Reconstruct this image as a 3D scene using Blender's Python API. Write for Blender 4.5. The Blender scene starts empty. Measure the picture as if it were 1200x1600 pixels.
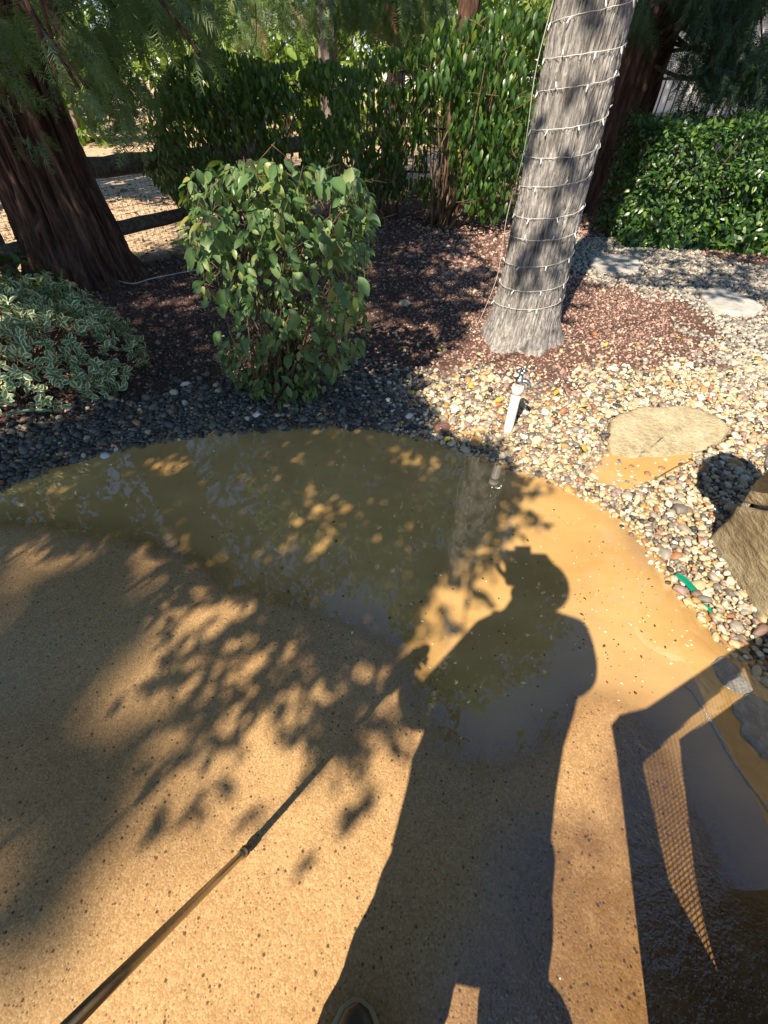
import bpy, math, random
import numpy as np
from mathutils import Vector, Matrix, Quaternion

SC = bpy.context.scene
COL = SC.collection
rng = np.random.default_rng(7)
random.seed(7)

# ------------------------------------------------------------------ camera
F, PITCH, CAMH, ROLL = 680.0, math.radians(44.5), 1.5, math.radians(1.6)
CP = np.array([0, 0, CAMH])
FW = np.array([0, math.cos(PITCH), -math.sin(PITCH)])
_u = np.array([0, math.sin(PITCH), math.cos(PITCH)]); _r = np.array([1.0, 0, 0])
RT = math.cos(ROLL) * _r + math.sin(ROLL) * _u
UP = -math.sin(ROLL) * _r + math.cos(ROLL) * _u
def ray(x, y): return FW + RT * (x - 600) / F + UP * (800 - y) / F
def g(x, y, z=0.0):                       # photo pixel -> point at height z
    d = ray(x, y); return CP + d * ((z - CAMH) / d[2])
def at(x, y, Y):                          # photo pixel -> point at distance Y
    d = ray(x, y); return CP + d * (Y / d[1])
cam = bpy.data.cameras.new('camera'); camo = bpy.data.objects.new('camera', cam); COL.objects.link(camo)
cam.sensor_fit = 'VERTICAL'; cam.sensor_height = 36; cam.lens = F / 1600 * 36
cam.clip_start = 0.02; cam.clip_end = 2000
m = Matrix.Identity(4)
for i in range(3):
    m[i][0], m[i][1], m[i][2], m[i][3] = RT[i], UP[i], -FW[i], CP[i]
camo.matrix_world = m
SC.camera = camo

# ------------------------------------------------------------------ sky, sun, exposure
KX, KY = 0.44, 0.88                       # shadow offset per metre of height
SUN_EL = math.atan2(1, math.hypot(KX, KY)); SUN_AZ = math.atan2(KX, KY)
W = bpy.data.worlds.new('World'); SC.world = W; W.use_nodes = True
wn = W.node_tree.nodes; wl = W.node_tree.links
bgn = wn['Background']; sky = wn.new('ShaderNodeTexSky'); sky.sky_type = 'NISHITA'; sky.sun_disc = False
sky.sun_elevation = SUN_EL; sky.sun_rotation = math.pi + SUN_AZ
sky.air_density = 1.0; sky.dust_density = 0.1; sky.ozone_density = 3.0
wl.new(sky.outputs[0], bgn.inputs[0]); bgn.inputs[1].default_value = 0.082
sl = bpy.data.lights.new('sun', 'SUN'); sl.energy = 5.0; sl.angle = math.radians(0.53); sl.color = (1.0, 0.87, 0.70)
so = bpy.data.objects.new('sun', sl); COL.objects.link(so)
so.rotation_euler = Vector((KX, KY, -1)).to_track_quat('-Z', 'Y').to_euler(); so.location = (-4, -8, 12)
vs = SC.view_settings; vs.view_transform = 'Standard'; vs.look = 'None'; vs.gamma = 1; vs.use_curve_mapping = False
vs.exposure = 1.1
SC.cycles.max_bounces = 8; SC.cycles.transparent_max_bounces = 12; SC.cycles.diffuse_bounces = 4
SC.cycles.caustics_reflective = False; SC.cycles.caustics_refractive = False

# ------------------------------------------------------------------ numpy helpers
def _hash(i, j, k, s):
    h = (i * 374761393 + j * 668265263 + k * 2147483647 + s * 1274126177) & 0xffffffff
    h = ((h ^ (h >> 13)) * 1274126177) & 0xffffffff
    h = (h ^ (h >> 16)) & 0xffffffff
    return h.astype(np.float64) / 4294967295.0
def vnoise(p, s=0):                       # smooth value noise in 0..1
    p = np.asarray(p, float); q = np.floor(p).astype(np.int64); f = p - q; f = f * f * (3 - 2 * f)
    r = 0
    for a in (0, 1):
        for b in (0, 1):
            for c in (0, 1):
                w = (f[:, 0] if a else 1 - f[:, 0]) * (f[:, 1] if b else 1 - f[:, 1]) * (f[:, 2] if c else 1 - f[:, 2])
                r = r + w * _hash(q[:, 0] + a, q[:, 1] + b, q[:, 2] + c, s)
    return r
def fbm(p, s=0, o=3):
    r = 0; a = 0.5
    for i in range(o):
        r = r + a * vnoise(np.asarray(p) * 2 ** i, s + i); a *= 0.5
    return r / (1 - 0.5 ** o)
def xyz(x, y, z=0.0): return np.stack([x, y, np.zeros_like(x) + z], 1)
def inside(pts, poly):
    x, y = pts[:, 0], pts[:, 1]; r = np.zeros(len(pts), bool); n = len(poly)
    for i in range(n):
        x1, y1 = poly[i][:2]; x2, y2 = poly[(i + 1) % n][:2]
        if y1 == y2: continue
        c = ((y1 > y) != (y2 > y)) & (x < (x2 - x1) * (y - y1) / (y2 - y1) + x1)
        r ^= c
    return r
def dist_poly(pts, poly, closed=True):
    d = np.full(len(pts), 1e9); n = len(poly)
    for i in range(n if closed else n - 1):
        a = np.array(poly[i][:2]); b = np.array(poly[(i + 1) % n][:2]); ab = b - a
        t = np.clip(((pts[:, :2] - a) @ ab) / max(ab @ ab, 1e-9), 0, 1)
        d = np.minimum(d, np.hypot(*(pts[:, :2] - a - t[:, None] * ab).T))
    return d
def sdist(pts, poly):                     # negative inside
    d = dist_poly(pts, poly); return np.where(inside(pts, poly), -d, d)
def sstep(a, b, x): t = np.clip((x - a) / (b - a), 0, 1); return t * t * (3 - 2 * t)
def gpoly(pix): return [tuple(g(*p)[:2]) for p in pix]
def unit(v): v = np.asarray(v, float); return v / np.maximum(np.linalg.norm(v, axis=-1, keepdims=True), 1e-9)

# ------------------------------------------------------------------ object helpers
def link(o, parent=None):
    COL.objects.link(o)
    if parent is not None: o.parent = parent
    return o
def mesh_data(name, V, Fs, mat=None, smooth=True, attrs=None):
    V = np.asarray(V, np.float32); me = bpy.data.meshes.new(name)
    if not isinstance(Fs, (list, tuple)) or (len(Fs) and not hasattr(Fs[0], 'ndim')): Fs = [np.asarray(Fs)]
    Fs = [np.asarray(f) for f in Fs if len(f)]
    me.vertices.add(len(V)); me.vertices.foreach_set('co', V.ravel())
    nl = sum(f.size for f in Fs); nf = sum(len(f) for f in Fs)
    me.loops.add(nl); me.polygons.add(nf)
    me.loops.foreach_set('vertex_index', np.concatenate([f.ravel() for f in Fs]).astype(np.int32))
    tot = np.concatenate([np.full(len(f), f.shape[1]) for f in Fs]); st = np.concatenate([[0], np.cumsum(tot)[:-1]])
    me.polygons.foreach_set('loop_start', st.astype(np.int32))
    me.update(calc_edges=True)
    me.polygons.foreach_set('use_smooth', np.full(nf, bool(smooth)))
    for k, a in (attrs or {}).items():
        at_ = me.attributes.new(k, 'FLOAT', 'POINT'); at_.data.foreach_set('value', np.asarray(a, np.float32))
    if mat: me.materials.append(mat)
    me.validate(); me.update()
    return me
def mk(name, V, Fs, mat, parent=None, smooth=True, attrs=None, base=None):
    V = np.asarray(V, float)
    if parent is not None: V = V - np.array(parent.location)
    elif base is not None: V = V - np.array(base)
    o = bpy.data.objects.new(name, mesh_data(name, V, Fs, mat, smooth, attrs))
    if parent is None and base is not None: o.location = base
    return link(o, parent)
def thing(name, label, cat, loc=(0, 0, 0), group=None):
    o = bpy.data.objects.new(name, None); o.location = loc; o.empty_display_size = 0.1; link(o)
    return tag(o, label, cat, group)
def tag(o, label, cat, group=None, kind=None):
    o['label'] = label; o['category'] = cat
    if group: o['group'] = group
    if kind: o['kind'] = kind
    return o
def inst(name, me, M3, T, parent, base):  # one object sharing mesh data
    o = bpy.data.objects.new(name, me)
    m = Matrix.Identity(4); t = np.asarray(T) - np.asarray(base)
    for i in range(3):
        for j in range(3): m[i][j] = M3[i, j]
        m[i][3] = t[i]
    o.matrix_local = m; link(o, parent); o.matrix_local = m
    return o
class MB:                                 # collects shapes into one mesh
    def __init__(s): s.V = []; s.F = {}; s.n = 0
    def add(s, V, Fc):
        V = np.asarray(V, float)
        for f in (Fc if isinstance(Fc, list) and len(Fc) and hasattr(Fc[0], 'ndim') else [np.asarray(Fc)]):
            if len(f): s.F.setdefault(f.shape[1], []).append(f + s.n)
        s.V.append(V); s.n += len(V); return s
    def out(s): return np.concatenate(s.V), [np.concatenate(v) for v in s.F.values()]
    def box(s, c, sz, R=None):
        v = np.array([[x, y, z] for x in (-.5, .5) for y in (-.5, .5) for z in (-.5, .5)]) * np.array(sz)
        if R is not None: v = v @ np.asarray(R).T
        return s.add(v + np.array(c), np.array([[0, 1, 3, 2], [4, 6, 7, 5], [0, 4, 5, 1], [2, 3, 7, 6], [0, 2, 6, 4], [1, 5, 7, 3]]))
    def tube(s, pts, r, n=8, cap=True):
        V, Fc = tube(pts, r, n, cap); return s.add(V, Fc)
    def build(s, name, mat, parent=None, smooth=True, base=None, attrs=None):
        V, Fc = s.out(); return mk(name, V, Fc, mat, parent, smooth, attrs, base)
def frames(pts):
    pts = np.asarray(pts, float); t = np.gradient(pts, axis=0); t = unit(t)
    ref = np.array([0, 0, 1.0]) if abs(t[0][2]) < 0.9 else np.array([1.0, 0, 0])
    a = []; x = unit(np.cross(ref, t[0]))
    for k in range(len(pts)):
        x = unit(x - t[k] * (x @ t[k])); a.append((x, np.cross(t[k], x)))
    return t, a
def tube(pts, r, n=8, cap=True):
    pts = np.asarray(pts, float); r = np.broadcast_to(np.asarray(r, float), (len(pts),)); t, fr = frames(pts)
    an = np.linspace(0, 2 * np.pi, n, endpoint=False)
    V = np.concatenate([p + rr * (np.cos(an)[:, None] * x + np.sin(an)[:, None] * y) for p, rr, (x, y) in zip(pts, r, fr)])
    q = []
    i = np.arange(n); j = (i + 1) % n
    for k in range(len(pts) - 1): q.append(np.stack([k * n + i, k * n + j, (k + 1) * n + j, (k + 1) * n + i], 1))
    Fc = [np.concatenate(q)]
    if cap:
        V = np.concatenate([V, pts[:1], pts[-1:]]); c0 = len(V) - 2; b = (len(pts) - 1) * n
        Fc.append(np.concatenate([np.stack([np.full(n, c0), j, i], 1), np.stack([np.full(n, c0 + 1), b + i, b + j], 1)]))
    return V, Fc
def smooth_path(pts, n):
    pts = np.asarray(pts, float); k = len(pts); P = np.vstack([2 * pts[0] - pts[1], pts, 2 * pts[-1] - pts[-2]])
    u = np.linspace(0, k - 1 - 1e-6, n); i = u.astype(int); f = (u - i)[:, None]
    a, b, c, d = P[i], P[i + 1], P[i + 2], P[i + 3]
    return 0.5 * (2 * b + (c - a) * f + (2 * a - 5 * b + 4 * c - d) * f ** 2 + (3 * b - a - 3 * c + d) * f ** 3)
def scatter(bV, bF, R, T, rnd, extra=None):   # joined copies: R (n,3,3), T (n,3)
    n = len(T); k = len(bV)
    V = (np.einsum('nij,kj->nki', R, bV) + T[:, None, :]).reshape(-1, 3)
    off = (np.arange(n) * k)[:, None, None]
    Fs = [(f[None] + off).reshape(-1, f.shape[1]) for f in (bF if isinstance(bF, list) else [bF])]
    at_ = {'rnd': np.repeat(rnd, k)}
    for a, v in (extra or {}).items(): at_[a] = np.tile(v, n)
    return V, Fs, at_
def leaf(L=1.0, Wd=0.45, rows=5, fold=0.12, droop=0.15, peak=0.4):
    """leaf along +Y, normal +Z, unit length; returns V, F, attrs lu (along), lv (across)"""
    V = []; lu = []; lv = []
    for i in range(rows):
        u = i / (rows - 1); w = Wd / 2 * (math.sin(math.pi * u ** (math.log(0.5) / math.log(peak))) ** 0.8 if 0 < u < 1 else 0.02)
        z = -droop * u * u
        for s in (-1, 0, 1):
            V.append((s * w, u * L, z + (fold * w * 1.2 if s else 0))); lu.append(u); lv.append(s)
    q = []
    for i in range(rows - 1):
        a = i * 3
        q += [[a, a + 1, a + 4, a + 3], [a + 1, a + 2, a + 5, a + 4]]
    return np.array(V), np.array(q), {'lu': np.array(lu, float), 'lv': np.array(lv, float)}
def orient(d, nrm, sc):                   # rotation columns side, dir, normal times scale
    d = unit(d); s = unit(np.cross(d, nrm)); n = np.cross(s, d)
    return np.stack([s, d, n], 2) * np.asarray(sc)[:, None, None]
def rdir(n, r=rng): return unit(r.normal(size=(n, 3)))

# ------------------------------------------------------------------ materials
class MT:
    def __init__(s, name):
        s.m = bpy.data.materials.new(name); s.m.use_nodes = True; s.t = s.m.node_tree; s.t.nodes.clear()
        s.o = s.t.nodes.new('ShaderNodeOutputMaterial')
    def n(s, ty, out=0, props=None, **inp):
        nd = s.t.nodes.new('ShaderNode' + ty)
        for k, v in (props or {}).items(): setattr(nd, k, v)
        for k, v in inp.items():
            key = k.replace('_', ' ') if not k.startswith('i') or not k[1:].isdigit() else int(k[1:])
            s.set(nd.inputs[key], v)
        return nd if out is None else nd.outputs[out]
    def set(s, sock, v):
        if isinstance(v, bpy.types.NodeSocket): s.t.links.new(v, sock)
        elif isinstance(v, (tuple, list)) and len(v) == 3 and sock.type == 'RGBA': sock.default_value = (*v, 1)
        else: sock.default_value = v
    def math(s, op, a, b=0.0, c=0.0, clamp=False): return s.n('Math', props={'operation': op, 'use_clamp': clamp}, i0=a, i1=b, i2=c)
    def mix(s, f, a, b, mode='MIX'): return s.n('MixRGB', props={'blend_type': mode}, Fac=f, Color1=a, Color2=b)
    def co(s, k='Object'): return s.n('TexCoord', k)
    def attr(s, name): return s.n('Attribute', 'Fac', props={'attribute_name': name})
    def map(s, v, scale=(1, 1, 1), rot=(0, 0, 0)): return s.n('Mapping', Vector=v, Scale=scale, Rotation=rot)
    def noise(s, v, scale, detail=3, rough=0.55, out=0): return s.n('TexNoise', out, Vector=v, Scale=scale, Detail=detail, Roughness=rough)
    def vor(s, v, scale, out=0, feature='F1', rand=1.0): return s.n('TexVoronoi', out, props={'feature': feature}, Vector=v, Scale=scale, Randomness=rand)
    def ramp(s, f, stops, interp='LINEAR'):
        nd = s.t.nodes.new('ShaderNodeValToRGB'); cr = nd.color_ramp; cr.interpolation = interp
        while len(cr.elements) < len(stops): cr.elements.new(0.5)
        for e, (p, c) in zip(cr.elements, stops):
            e.position = p; e.color = (*c, 1) if not isinstance(c, (int, float)) else (c, c, c, 1)
        s.set(nd.inputs[0], f); return nd.outputs[0]
    def bump(s, h, strength=0.3, dist=0.01, normal=None):
        k = dict(Height=h, Strength=strength, Distance=dist)
        if normal is not None: k['Normal'] = normal
        return s.n('Bump', **k)
    def pbr(s, **k): return s.n('BsdfPrincipled', **k)
    def out(s, sh): s.t.links.new(sh, s.o.inputs[0]); return s.m

def rnd_sock(t):                          # per-piece random: mesh attribute plus object random
    a = t.attr('rnd'); b = t.n('ObjectInfo', 'Random')
    return t.math('FRACT', t.math('ADD', a, t.math('MULTIPLY', b, t.attr('orn'))))
def leaf_mat(name, stops, trans=(0.25, 0.4, 0.03), tf=0.3, rough=0.38, vein=0.0, margin=None, spec=0.5):
    t = MT(name); r = rnd_sock(t); c = t.ramp(r, stops)
    lu, lv = t.attr('lu'), t.attr('lv'); ab = t.math('ABSOLUTE', lv)
    nz = t.noise(t.co(), 40.0, 2)
    c = t.mix(0.35, c, t.mix(nz, (0.5, 0.5, 0.5), (1.5, 1.5, 1.3)), 'MULTIPLY')
    if margin:
        e = t.math('ADD', ab, t.math('MULTIPLY', t.math('SUBTRACT', nz, 0.5), 0.7))
        e2 = t.math('MAXIMUM', t.math('SMOOTH_MAX', t.math('MULTIPLY', t.math('SUBTRACT', e, 0.48), 5.0), 0.0, 0.1), t.math('MULTIPLY', t.math('SUBTRACT', lu, 0.86), 6.0))
        c = t.mix(t.math('MINIMUM', t.math('MAXIMUM', e2, 0.0), 1.0), c, margin)
    if vein:
        v1 = t.math('SUBTRACT', 1.0, t.math('MULTIPLY', ab, 9.0), clamp=True)
        w = t.math('SINE', t.math('ADD', t.math('MULTIPLY', lu, 55.0), t.math('MULTIPLY', ab, -14.0)))
        v2 = t.math('MULTIPLY', t.math('POWER', t.math('MAXIMUM', w, 0.0), 6.0), 0.4)
        c = t.mix(t.math('MULTIPLY', t.math('MAXIMUM', v1, v2), vein), c, (0.22, 0.3, 0.1))
    p = t.pbr(Base_Color=c, Roughness=rough, Specular_IOR_Level=spec, Normal=t.bump(nz, 0.25, 0.004))
    tr = t.n('BsdfTranslucent', Color=t.mix(0.6, c, trans))
    return t.out(t.n('MixShader', Fac=tf, i1=p, i2=tr))
G = {}
G['shrub'] = leaf_mat('shrub_leaf', [(0, (0.05, 0.11, 0.04)), (0.4, (0.085, 0.17, 0.065)), (0.75, (0.13, 0.22, 0.07)), (0.93, (0.2, 0.25, 0.07)), (1, (0.3, 0.26, 0.08))], vein=0.35, rough=0.42)
G['varieg'] = leaf_mat('variegated_leaf', [(0, (0.08, 0.18, 0.08)), (0.6, (0.12, 0.24, 0.11)), (1, (0.18, 0.28, 0.1))], margin=(0.8, 0.8, 0.5), tf=0.2)
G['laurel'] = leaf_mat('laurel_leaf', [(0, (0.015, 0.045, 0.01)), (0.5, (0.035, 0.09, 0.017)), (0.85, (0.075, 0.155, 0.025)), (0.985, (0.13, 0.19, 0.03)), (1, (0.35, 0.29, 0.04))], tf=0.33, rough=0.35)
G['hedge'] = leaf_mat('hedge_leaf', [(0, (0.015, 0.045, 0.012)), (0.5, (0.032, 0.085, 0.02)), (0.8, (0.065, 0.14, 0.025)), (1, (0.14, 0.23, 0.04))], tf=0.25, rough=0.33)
G['redwood'] = leaf_mat('redwood_needle', [(0, (0.04, 0.07, 0.015)), (0.5, (0.08, 0.13, 0.03)), (0.8, (0.12, 0.19, 0.05)), (0.92, (0.09, 0.19, 0.12)), (0.97, (0.12, 0.1, 0.03)), (1, (0.18, 0.07, 0.02))], tf=0.3, rough=0.5)
G['field'] = leaf_mat('field_leaf', [(0, (0.08, 0.14, 0.02)), (0.5, (0.15, 0.24, 0.035)), (1, (0.26, 0.34, 0.07))], tf=0.35, rough=0.55)
G['oak'] = leaf_mat('oak_leaf', [(0, (0.02, 0.05, 0.012)), (1, (0.06, 0.1, 0.02))], tf=0.22)
G['dark'] = leaf_mat('conifer_leaf', [(0, (0.008, 0.022, 0.008)), (0.7, (0.02, 0.05, 0.018)), (1, (0.05, 0.1, 0.025))], tf=0.25, rough=0.5)
G['dead'] = leaf_mat('fallen_leaf', [(0, (0.45, 0.3, 0.03)), (0.35, (0.55, 0.42, 0.06)), (0.6, (0.42, 0.4, 0.06)), (0.8, (0.3, 0.13, 0.04)), (1, (0.5, 0.4, 0.2))], tf=0.15, rough=0.6)

def bark_mat(name, dark, mid, light, sx=18.0, sz=2.0, rough=0.9, bstr=0.9, lich=None, rp=(0.33, 0.5, 0.68)):
    t = MT(name); c = t.co()
    n1 = t.noise(t.map(c, (sx, sx, sz)), 1.0, 6, 0.65)
    n2 = t.noise(t.map(c, (sx * 4, sx * 4, sz * 5)), 1.0, 4, 0.6)
    n3 = t.noise(c, 2.2, 3)
    h = t.math('ADD', t.math('MULTIPLY', n1, 0.7), t.math('MULTIPLY', n2, 0.35))
    col = t.ramp(h, [(rp[0], dark), (rp[1], mid), (rp[2], light)])
    col = t.mix(0.5, col, t.mix(n3, (0.55, 0.55, 0.55), (1.4, 1.35, 1.3)), 'MULTIPLY')
    if lich: col = t.mix(t.ramp(t.noise(c, 6.0, 4), [(0.6, 0.0), (0.72, 0.6)]), col, lich)
    return t.out(t.pbr(Base_Color=col, Roughness=rough, Specular_IOR_Level=0.2, Normal=t.bump(h, bstr, 0.02)))
G['redbark'] = bark_mat('redwood_bark', (0.015, 0.008, 0.006), (0.08, 0.042, 0.03), (0.2, 0.12, 0.09), 16, 2.2, bstr=1.0)
G['greybark'] = bark_mat('grey_bark', (0.06, 0.055, 0.052), (0.215, 0.205, 0.195), (0.42, 0.405, 0.385), 40, 7.0, bstr=1.0, rp=(0.36, 0.5, 0.64))
G['twig'] = bark_mat('twig_bark', (0.06, 0.04, 0.025), (0.14, 0.095, 0.06), (0.24, 0.17, 0.11), 60, 20)
G['palebark'] = bark_mat('pale_bark', (0.12, 0.09, 0.07), (0.25, 0.2, 0.16), (0.38, 0.32, 0.27), 26, 3)
G['fencewood'] = bark_mat('weathered_wood', (0.04, 0.03, 0.024), (0.14, 0.11, 0.085), (0.3, 0.26, 0.215), 20, 20, bstr=0.6)

def simple(name, col, rough=0.5, metal=0.0, nscale=30.0, var=0.25, bstr=0.1, coat=0.0, spec=0.5):
    t = MT(name); n = t.noise(t.co(), nscale, 4)
    c = t.mix(var, col, t.mix(n, (0.4, 0.4, 0.4), (1.5, 1.5, 1.5)), 'MULTIPLY')
    return t.out(t.pbr(Base_Color=c, Roughness=t.math('ADD', t.math('MULTIPLY', t.math('SUBTRACT', n, 0.5), 0.2), rough, clamp=True), Metallic=metal, Coat_Weight=coat, Specular_IOR_Level=spec, Normal=t.bump(n, bstr, 0.003)))
G['pvc'] = simple('white_pvc', (0.78, 0.75, 0.68), 0.4, nscale=14, var=0.4)
G['chrome'] = simple('tap_metal', (0.62, 0.6, 0.55), 0.25, 1.0)
G['cable'] = simple('white_cable', (0.55, 0.54, 0.51), 0.5)
G['bulb'] = simple('clear_bulb', (0.85, 0.85, 0.85), 0.15)
G['iron'] = simple('black_iron', (0.012, 0.012, 0.013), 0.45)
G['wire'] = simple('fence_wire', (0.09, 0.08, 0.07), 0.5, 0.6)
G['greenplastic'] = simple('green_plastic', (0.0, 0.2, 0.12), 0.35)
G['hosegreen'] = simple('faded_green_hose', (0.1, 0.22, 0.15), 0.5)
G['lance'] = simple('wand_metal', (0.3, 0.27, 0.22), 0.3, 1.0, nscale=90, var=0.06)
G['darkplastic'] = simple('dark_plastic', (0.03, 0.025, 0.02), 0.5)
G['brass'] = simple('brass_ring', (0.75, 0.6, 0.35), 0.3, 1.0)
G['boot'] = simple('boot_rubber', (0.035, 0.032, 0.02), 0.4)
G['sole'] = simple('boot_sole', (0.3, 0.25, 0.14), 0.6)
G['skin'] = simple('skin', (0.45, 0.28, 0.2), 0.5)
G['cloth'] = simple('work_cloth', (0.05, 0.06, 0.09), 0.85)
G['cap'] = simple('cap_cloth', (0.08, 0.08, 0.09), 0.85)
G['phone'] = simple('phone_glass', (0.01, 0.01, 0.012), 0.1)
G['wicker'] = simple('chair_wicker', (0.09, 0.06, 0.04), 0.6)
G['cushion'] = simple('chair_cushion', (0.28, 0.25, 0.2), 0.9)
G['stucco'] = simple('white_stucco', (0.78, 0.76, 0.72), 0.9, nscale=60, var=0.12)
G['baseboard'] = simple('grey_wall_base', (0.3, 0.29, 0.28), 0.9)

# --- concrete patio: tan exposed aggregate, wet film where attribute 'wet' is high
def concrete():
    t = MT('patio_concrete'); c = t.co()
    wet = t.attr('wet')
    n_f = t.noise(c, 330.0, 3, 0.7); n_m = t.noise(c, 26.0, 4); n_l = t.noise(c, 2.3, 4)
    vf = t.vor(c, 210.0); vc = t.vor(c, 210.0, 1)
    grain = t.n('SeparateColor', 0, Color=vc)
    col = t.ramp(t.math('ADD', t.math('MULTIPLY', grain, 0.55), t.math('MULTIPLY', n_f, 0.45)),
                 [(0.05, (0.29, 0.17, 0.07)), (0.38, (0.385, 0.237, 0.103)), (0.62, (0.45, 0.287, 0.13)), (0.95, (0.58, 0.405, 0.215))])
    col = t.mix(0.35, col, t.mix(n_m, (0.6, 0.58, 0.56), (1.35, 1.36, 1.38)), 'MULTIPLY')
    stn = t.ramp(t.noise(t.map(c, (1, 1.6, 1)), 1.1, 5, 0.6), [(0.42, 0.0), (0.62, 1.0)])
    col = t.mix(t.math('MULTIPLY', stn, 0.45), col, t.mix(1.0, col, (0.72, 0.64, 0.56), 'MULTIPLY'))
    col = t.mix(0.6, col, t.mix(n_l, (0.72, 0.68, 0.62), (1.25, 1.25, 1.25)), 'MULTIPLY')
    # dark pits and bits
    dv = t.vor(c, 46.0); dr = t.n('SeparateColor', 0, Color=t.vor(c, 46.0, 1))
    dens = t.math('ADD', t.math('ADD', 0.3, t.math('MULTIPLY', wet, 0.35)), t.math('MULTIPLY', t.math('SUBTRACT', n_l, 0.5), 0.6))
    pit = t.math('MULTIPLY', t.math('LESS_THAN', dr, dens), t.ramp(t.math('ADD', dv, t.math('MULTIPLY', n_f, 0.12)), [(0.2, 1.0), (0.27, 0.0)]))
    dv2 = t.vor(c, 105.0); dr2 = t.n('SeparateColor', 1, Color=t.vor(c, 105.0, 1))
    pit2 = t.math('MULTIPLY', t.math('LESS_THAN', dr2, 0.2), t.ramp(dv2, [(0.2, 0.8), (0.3, 0.0)]))
    pits = t.math('MAXIMUM', pit, pit2)
    col = t.mix(t.math('MULTIPLY', pits, 0.85), col, (0.05, 0.032, 0.015))
    wn_ = t.math('ADD', wet, t.math('MULTIPLY', t.math('SUBTRACT', t.noise(c, 7.0, 4), 0.5), t.math('MULTIPLY', wet, 1.1)), clamp=True)
    wn_ = t.math('MINIMUM', wn_, 1.0)
    col = t.mix(t.math('MULTIPLY', wn_, t.math('ADD', 0.35, t.math('MULTIPLY', wn_, 0.55))), col, t.mix(1.0, col, (0.38, 0.32, 0.22), 'MULTIPLY'))
    h = t.math('ADD', t.math('MULTIPLY', n_f, 0.5), t.math('SUBTRACT', t.math('MULTIPLY', vf, -0.6), t.math('MULTIPLY', pits, 0.8)))
    b1 = t.bump(h, 0.35, 0.004)
    film = t.bump(t.math('ADD', t.noise(c, 30.0, 3, 0.55), t.math('MULTIPLY', t.noise(c, 110.0, 2), 0.35)), t.math('MULTIPLY', wn_, 0.5), 0.02)
    p = t.pbr(Base_Color=col, Roughness=t.math('SUBTRACT', 0.85, t.math('MULTIPLY', wn_, 0.35)), Normal=b1, IOR=1.45,
              Specular_IOR_Level=0.35, Coat_Weight=t.math('MULTIPLY', wn_, 1.0), Coat_Roughness=0.06, Coat_IOR=2.0, Coat_Normal=film)
    return t.out(p)
G['concrete'] = concrete()
def water():
    t = MT('muddy_water'); c = t.co(); d = t.attr('depth')
    dn = t.math('ADD', t.math('MULTIPLY', t.math('SUBTRACT', t.noise(c, 55.0, 4, 0.7), 0.5), 0.0022), t.math('MULTIPLY', t.math('SUBTRACT', t.noise(c, 9.0, 3), 0.5), 0.003))
    de = t.math('MAXIMUM', t.math('ADD', d, t.math('MULTIPLY', dn, t.math('MULTIPLY', d, 400.0, clamp=True))), 0.0)
    op = t.math('SUBTRACT', 1.0, t.math('EXPONENT', t.math('MULTIPLY', de, -300.0)), clamp=True)
    n = t.noise(c, 3.0, 4); n2 = t.noise(c, 60.0, 2)
    sw_ = t.noise(t.map(t.n('VectorMath', props={'operation': 'ADD'}, i0=c, i1=t.n('VectorMath', props={'operation': 'SCALE'}, i0=t.noise(c, 1.6, 3, out=1), Scale=0.5)), (1.2, 3.0, 1)), 1.8, 5, 0.6)
    col = t.mix(t.ramp(t.math('ADD', t.math('MULTIPLY', n, 0.4), t.math('MULTIPLY', sw_, 0.6)), [(0.35, 0.0), (0.65, 1.0)]), (0.45, 0.265, 0.092), (0.56, 0.355, 0.138))
    rip = t.bump(t.math('ADD', t.noise(c, 9.0, 2), t.math('MULTIPLY', n2, 0.05)), 0.05, 0.01)
    mud = t.pbr(Base_Color=col, Roughness=0.01, IOR=1.95, Normal=rip, Specular_IOR_Level=0.5)
    clear = t.n('MixShader', Fac=t.math('MULTIPLY', t.ramp(t.math('ADD', t.math('MULTIPLY', d, 260.0), t.math('MULTIPLY', t.math('SUBTRACT', t.noise(c, 38.0, 4, 0.7), 0.5), 1.1)), [(0.12, 0.0), (0.42, 1.0)]), t.math('ADD', 0.12, t.math('MULTIPLY', t.math('POWER', t.n('LayerWeight', 'Facing', Blend=0.5, Normal=rip), 5.0), 0.85))), i1=t.n('BsdfTransparent', Color=t.mix(op, (1, 1, 1), (0.8, 0.7, 0.5))), i2=t.n('BsdfGlossy', Roughness=0.01, Normal=rip))
    return t.out(t.n('MixShader', Fac=op, i1=clear, i2=mud))
G['water'] = water()
def soil():
    t = MT('mulch_soil'); c = t.co()
    n = t.noise(c, 45.0, 5, 0.7); n2 = t.noise(c, 1.4, 3); dry = t.attr('dry'); pebz = t.attr('peb')
    a = t.ramp(n, [(0.3, (0.05, 0.03, 0.022)), (0.6, (0.15, 0.09, 0.07)), (0.8, (0.24, 0.16, 0.12))])
    n4 = t.noise(c, 12.0, 6, 0.7)
    b = t.ramp(n4, [(0.3, (0.3, 0.2, 0.12)), (0.5, (0.5, 0.37, 0.24)), (0.7, (0.66, 0.52, 0.37))])
    b = t.mix(0.5, b, t.mix(n2, (0.6, 0.6, 0.6), (1.3, 1.3, 1.3)), 'MULTIPLY')
    vg = t.vor(c, 90.0, 1); gr = t.ramp(t.n('SeparateColor', 0, Color=vg), [(0.1, (0.08, 0.06, 0.05)), (0.4, (0.25, 0.19, 0.13)), (0.7, (0.38, 0.3, 0.2)), (0.9, (0.45, 0.4, 0.32))])
    a = t.mix(pebz, a, gr)
    return t.out(t.pbr(Base_Color=t.mix(dry, a, b), Roughness=0.95, Specular_IOR_Level=0.1, Normal=t.bump(n, 0.8, 0.02)))
G['soil'] = soil()
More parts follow.
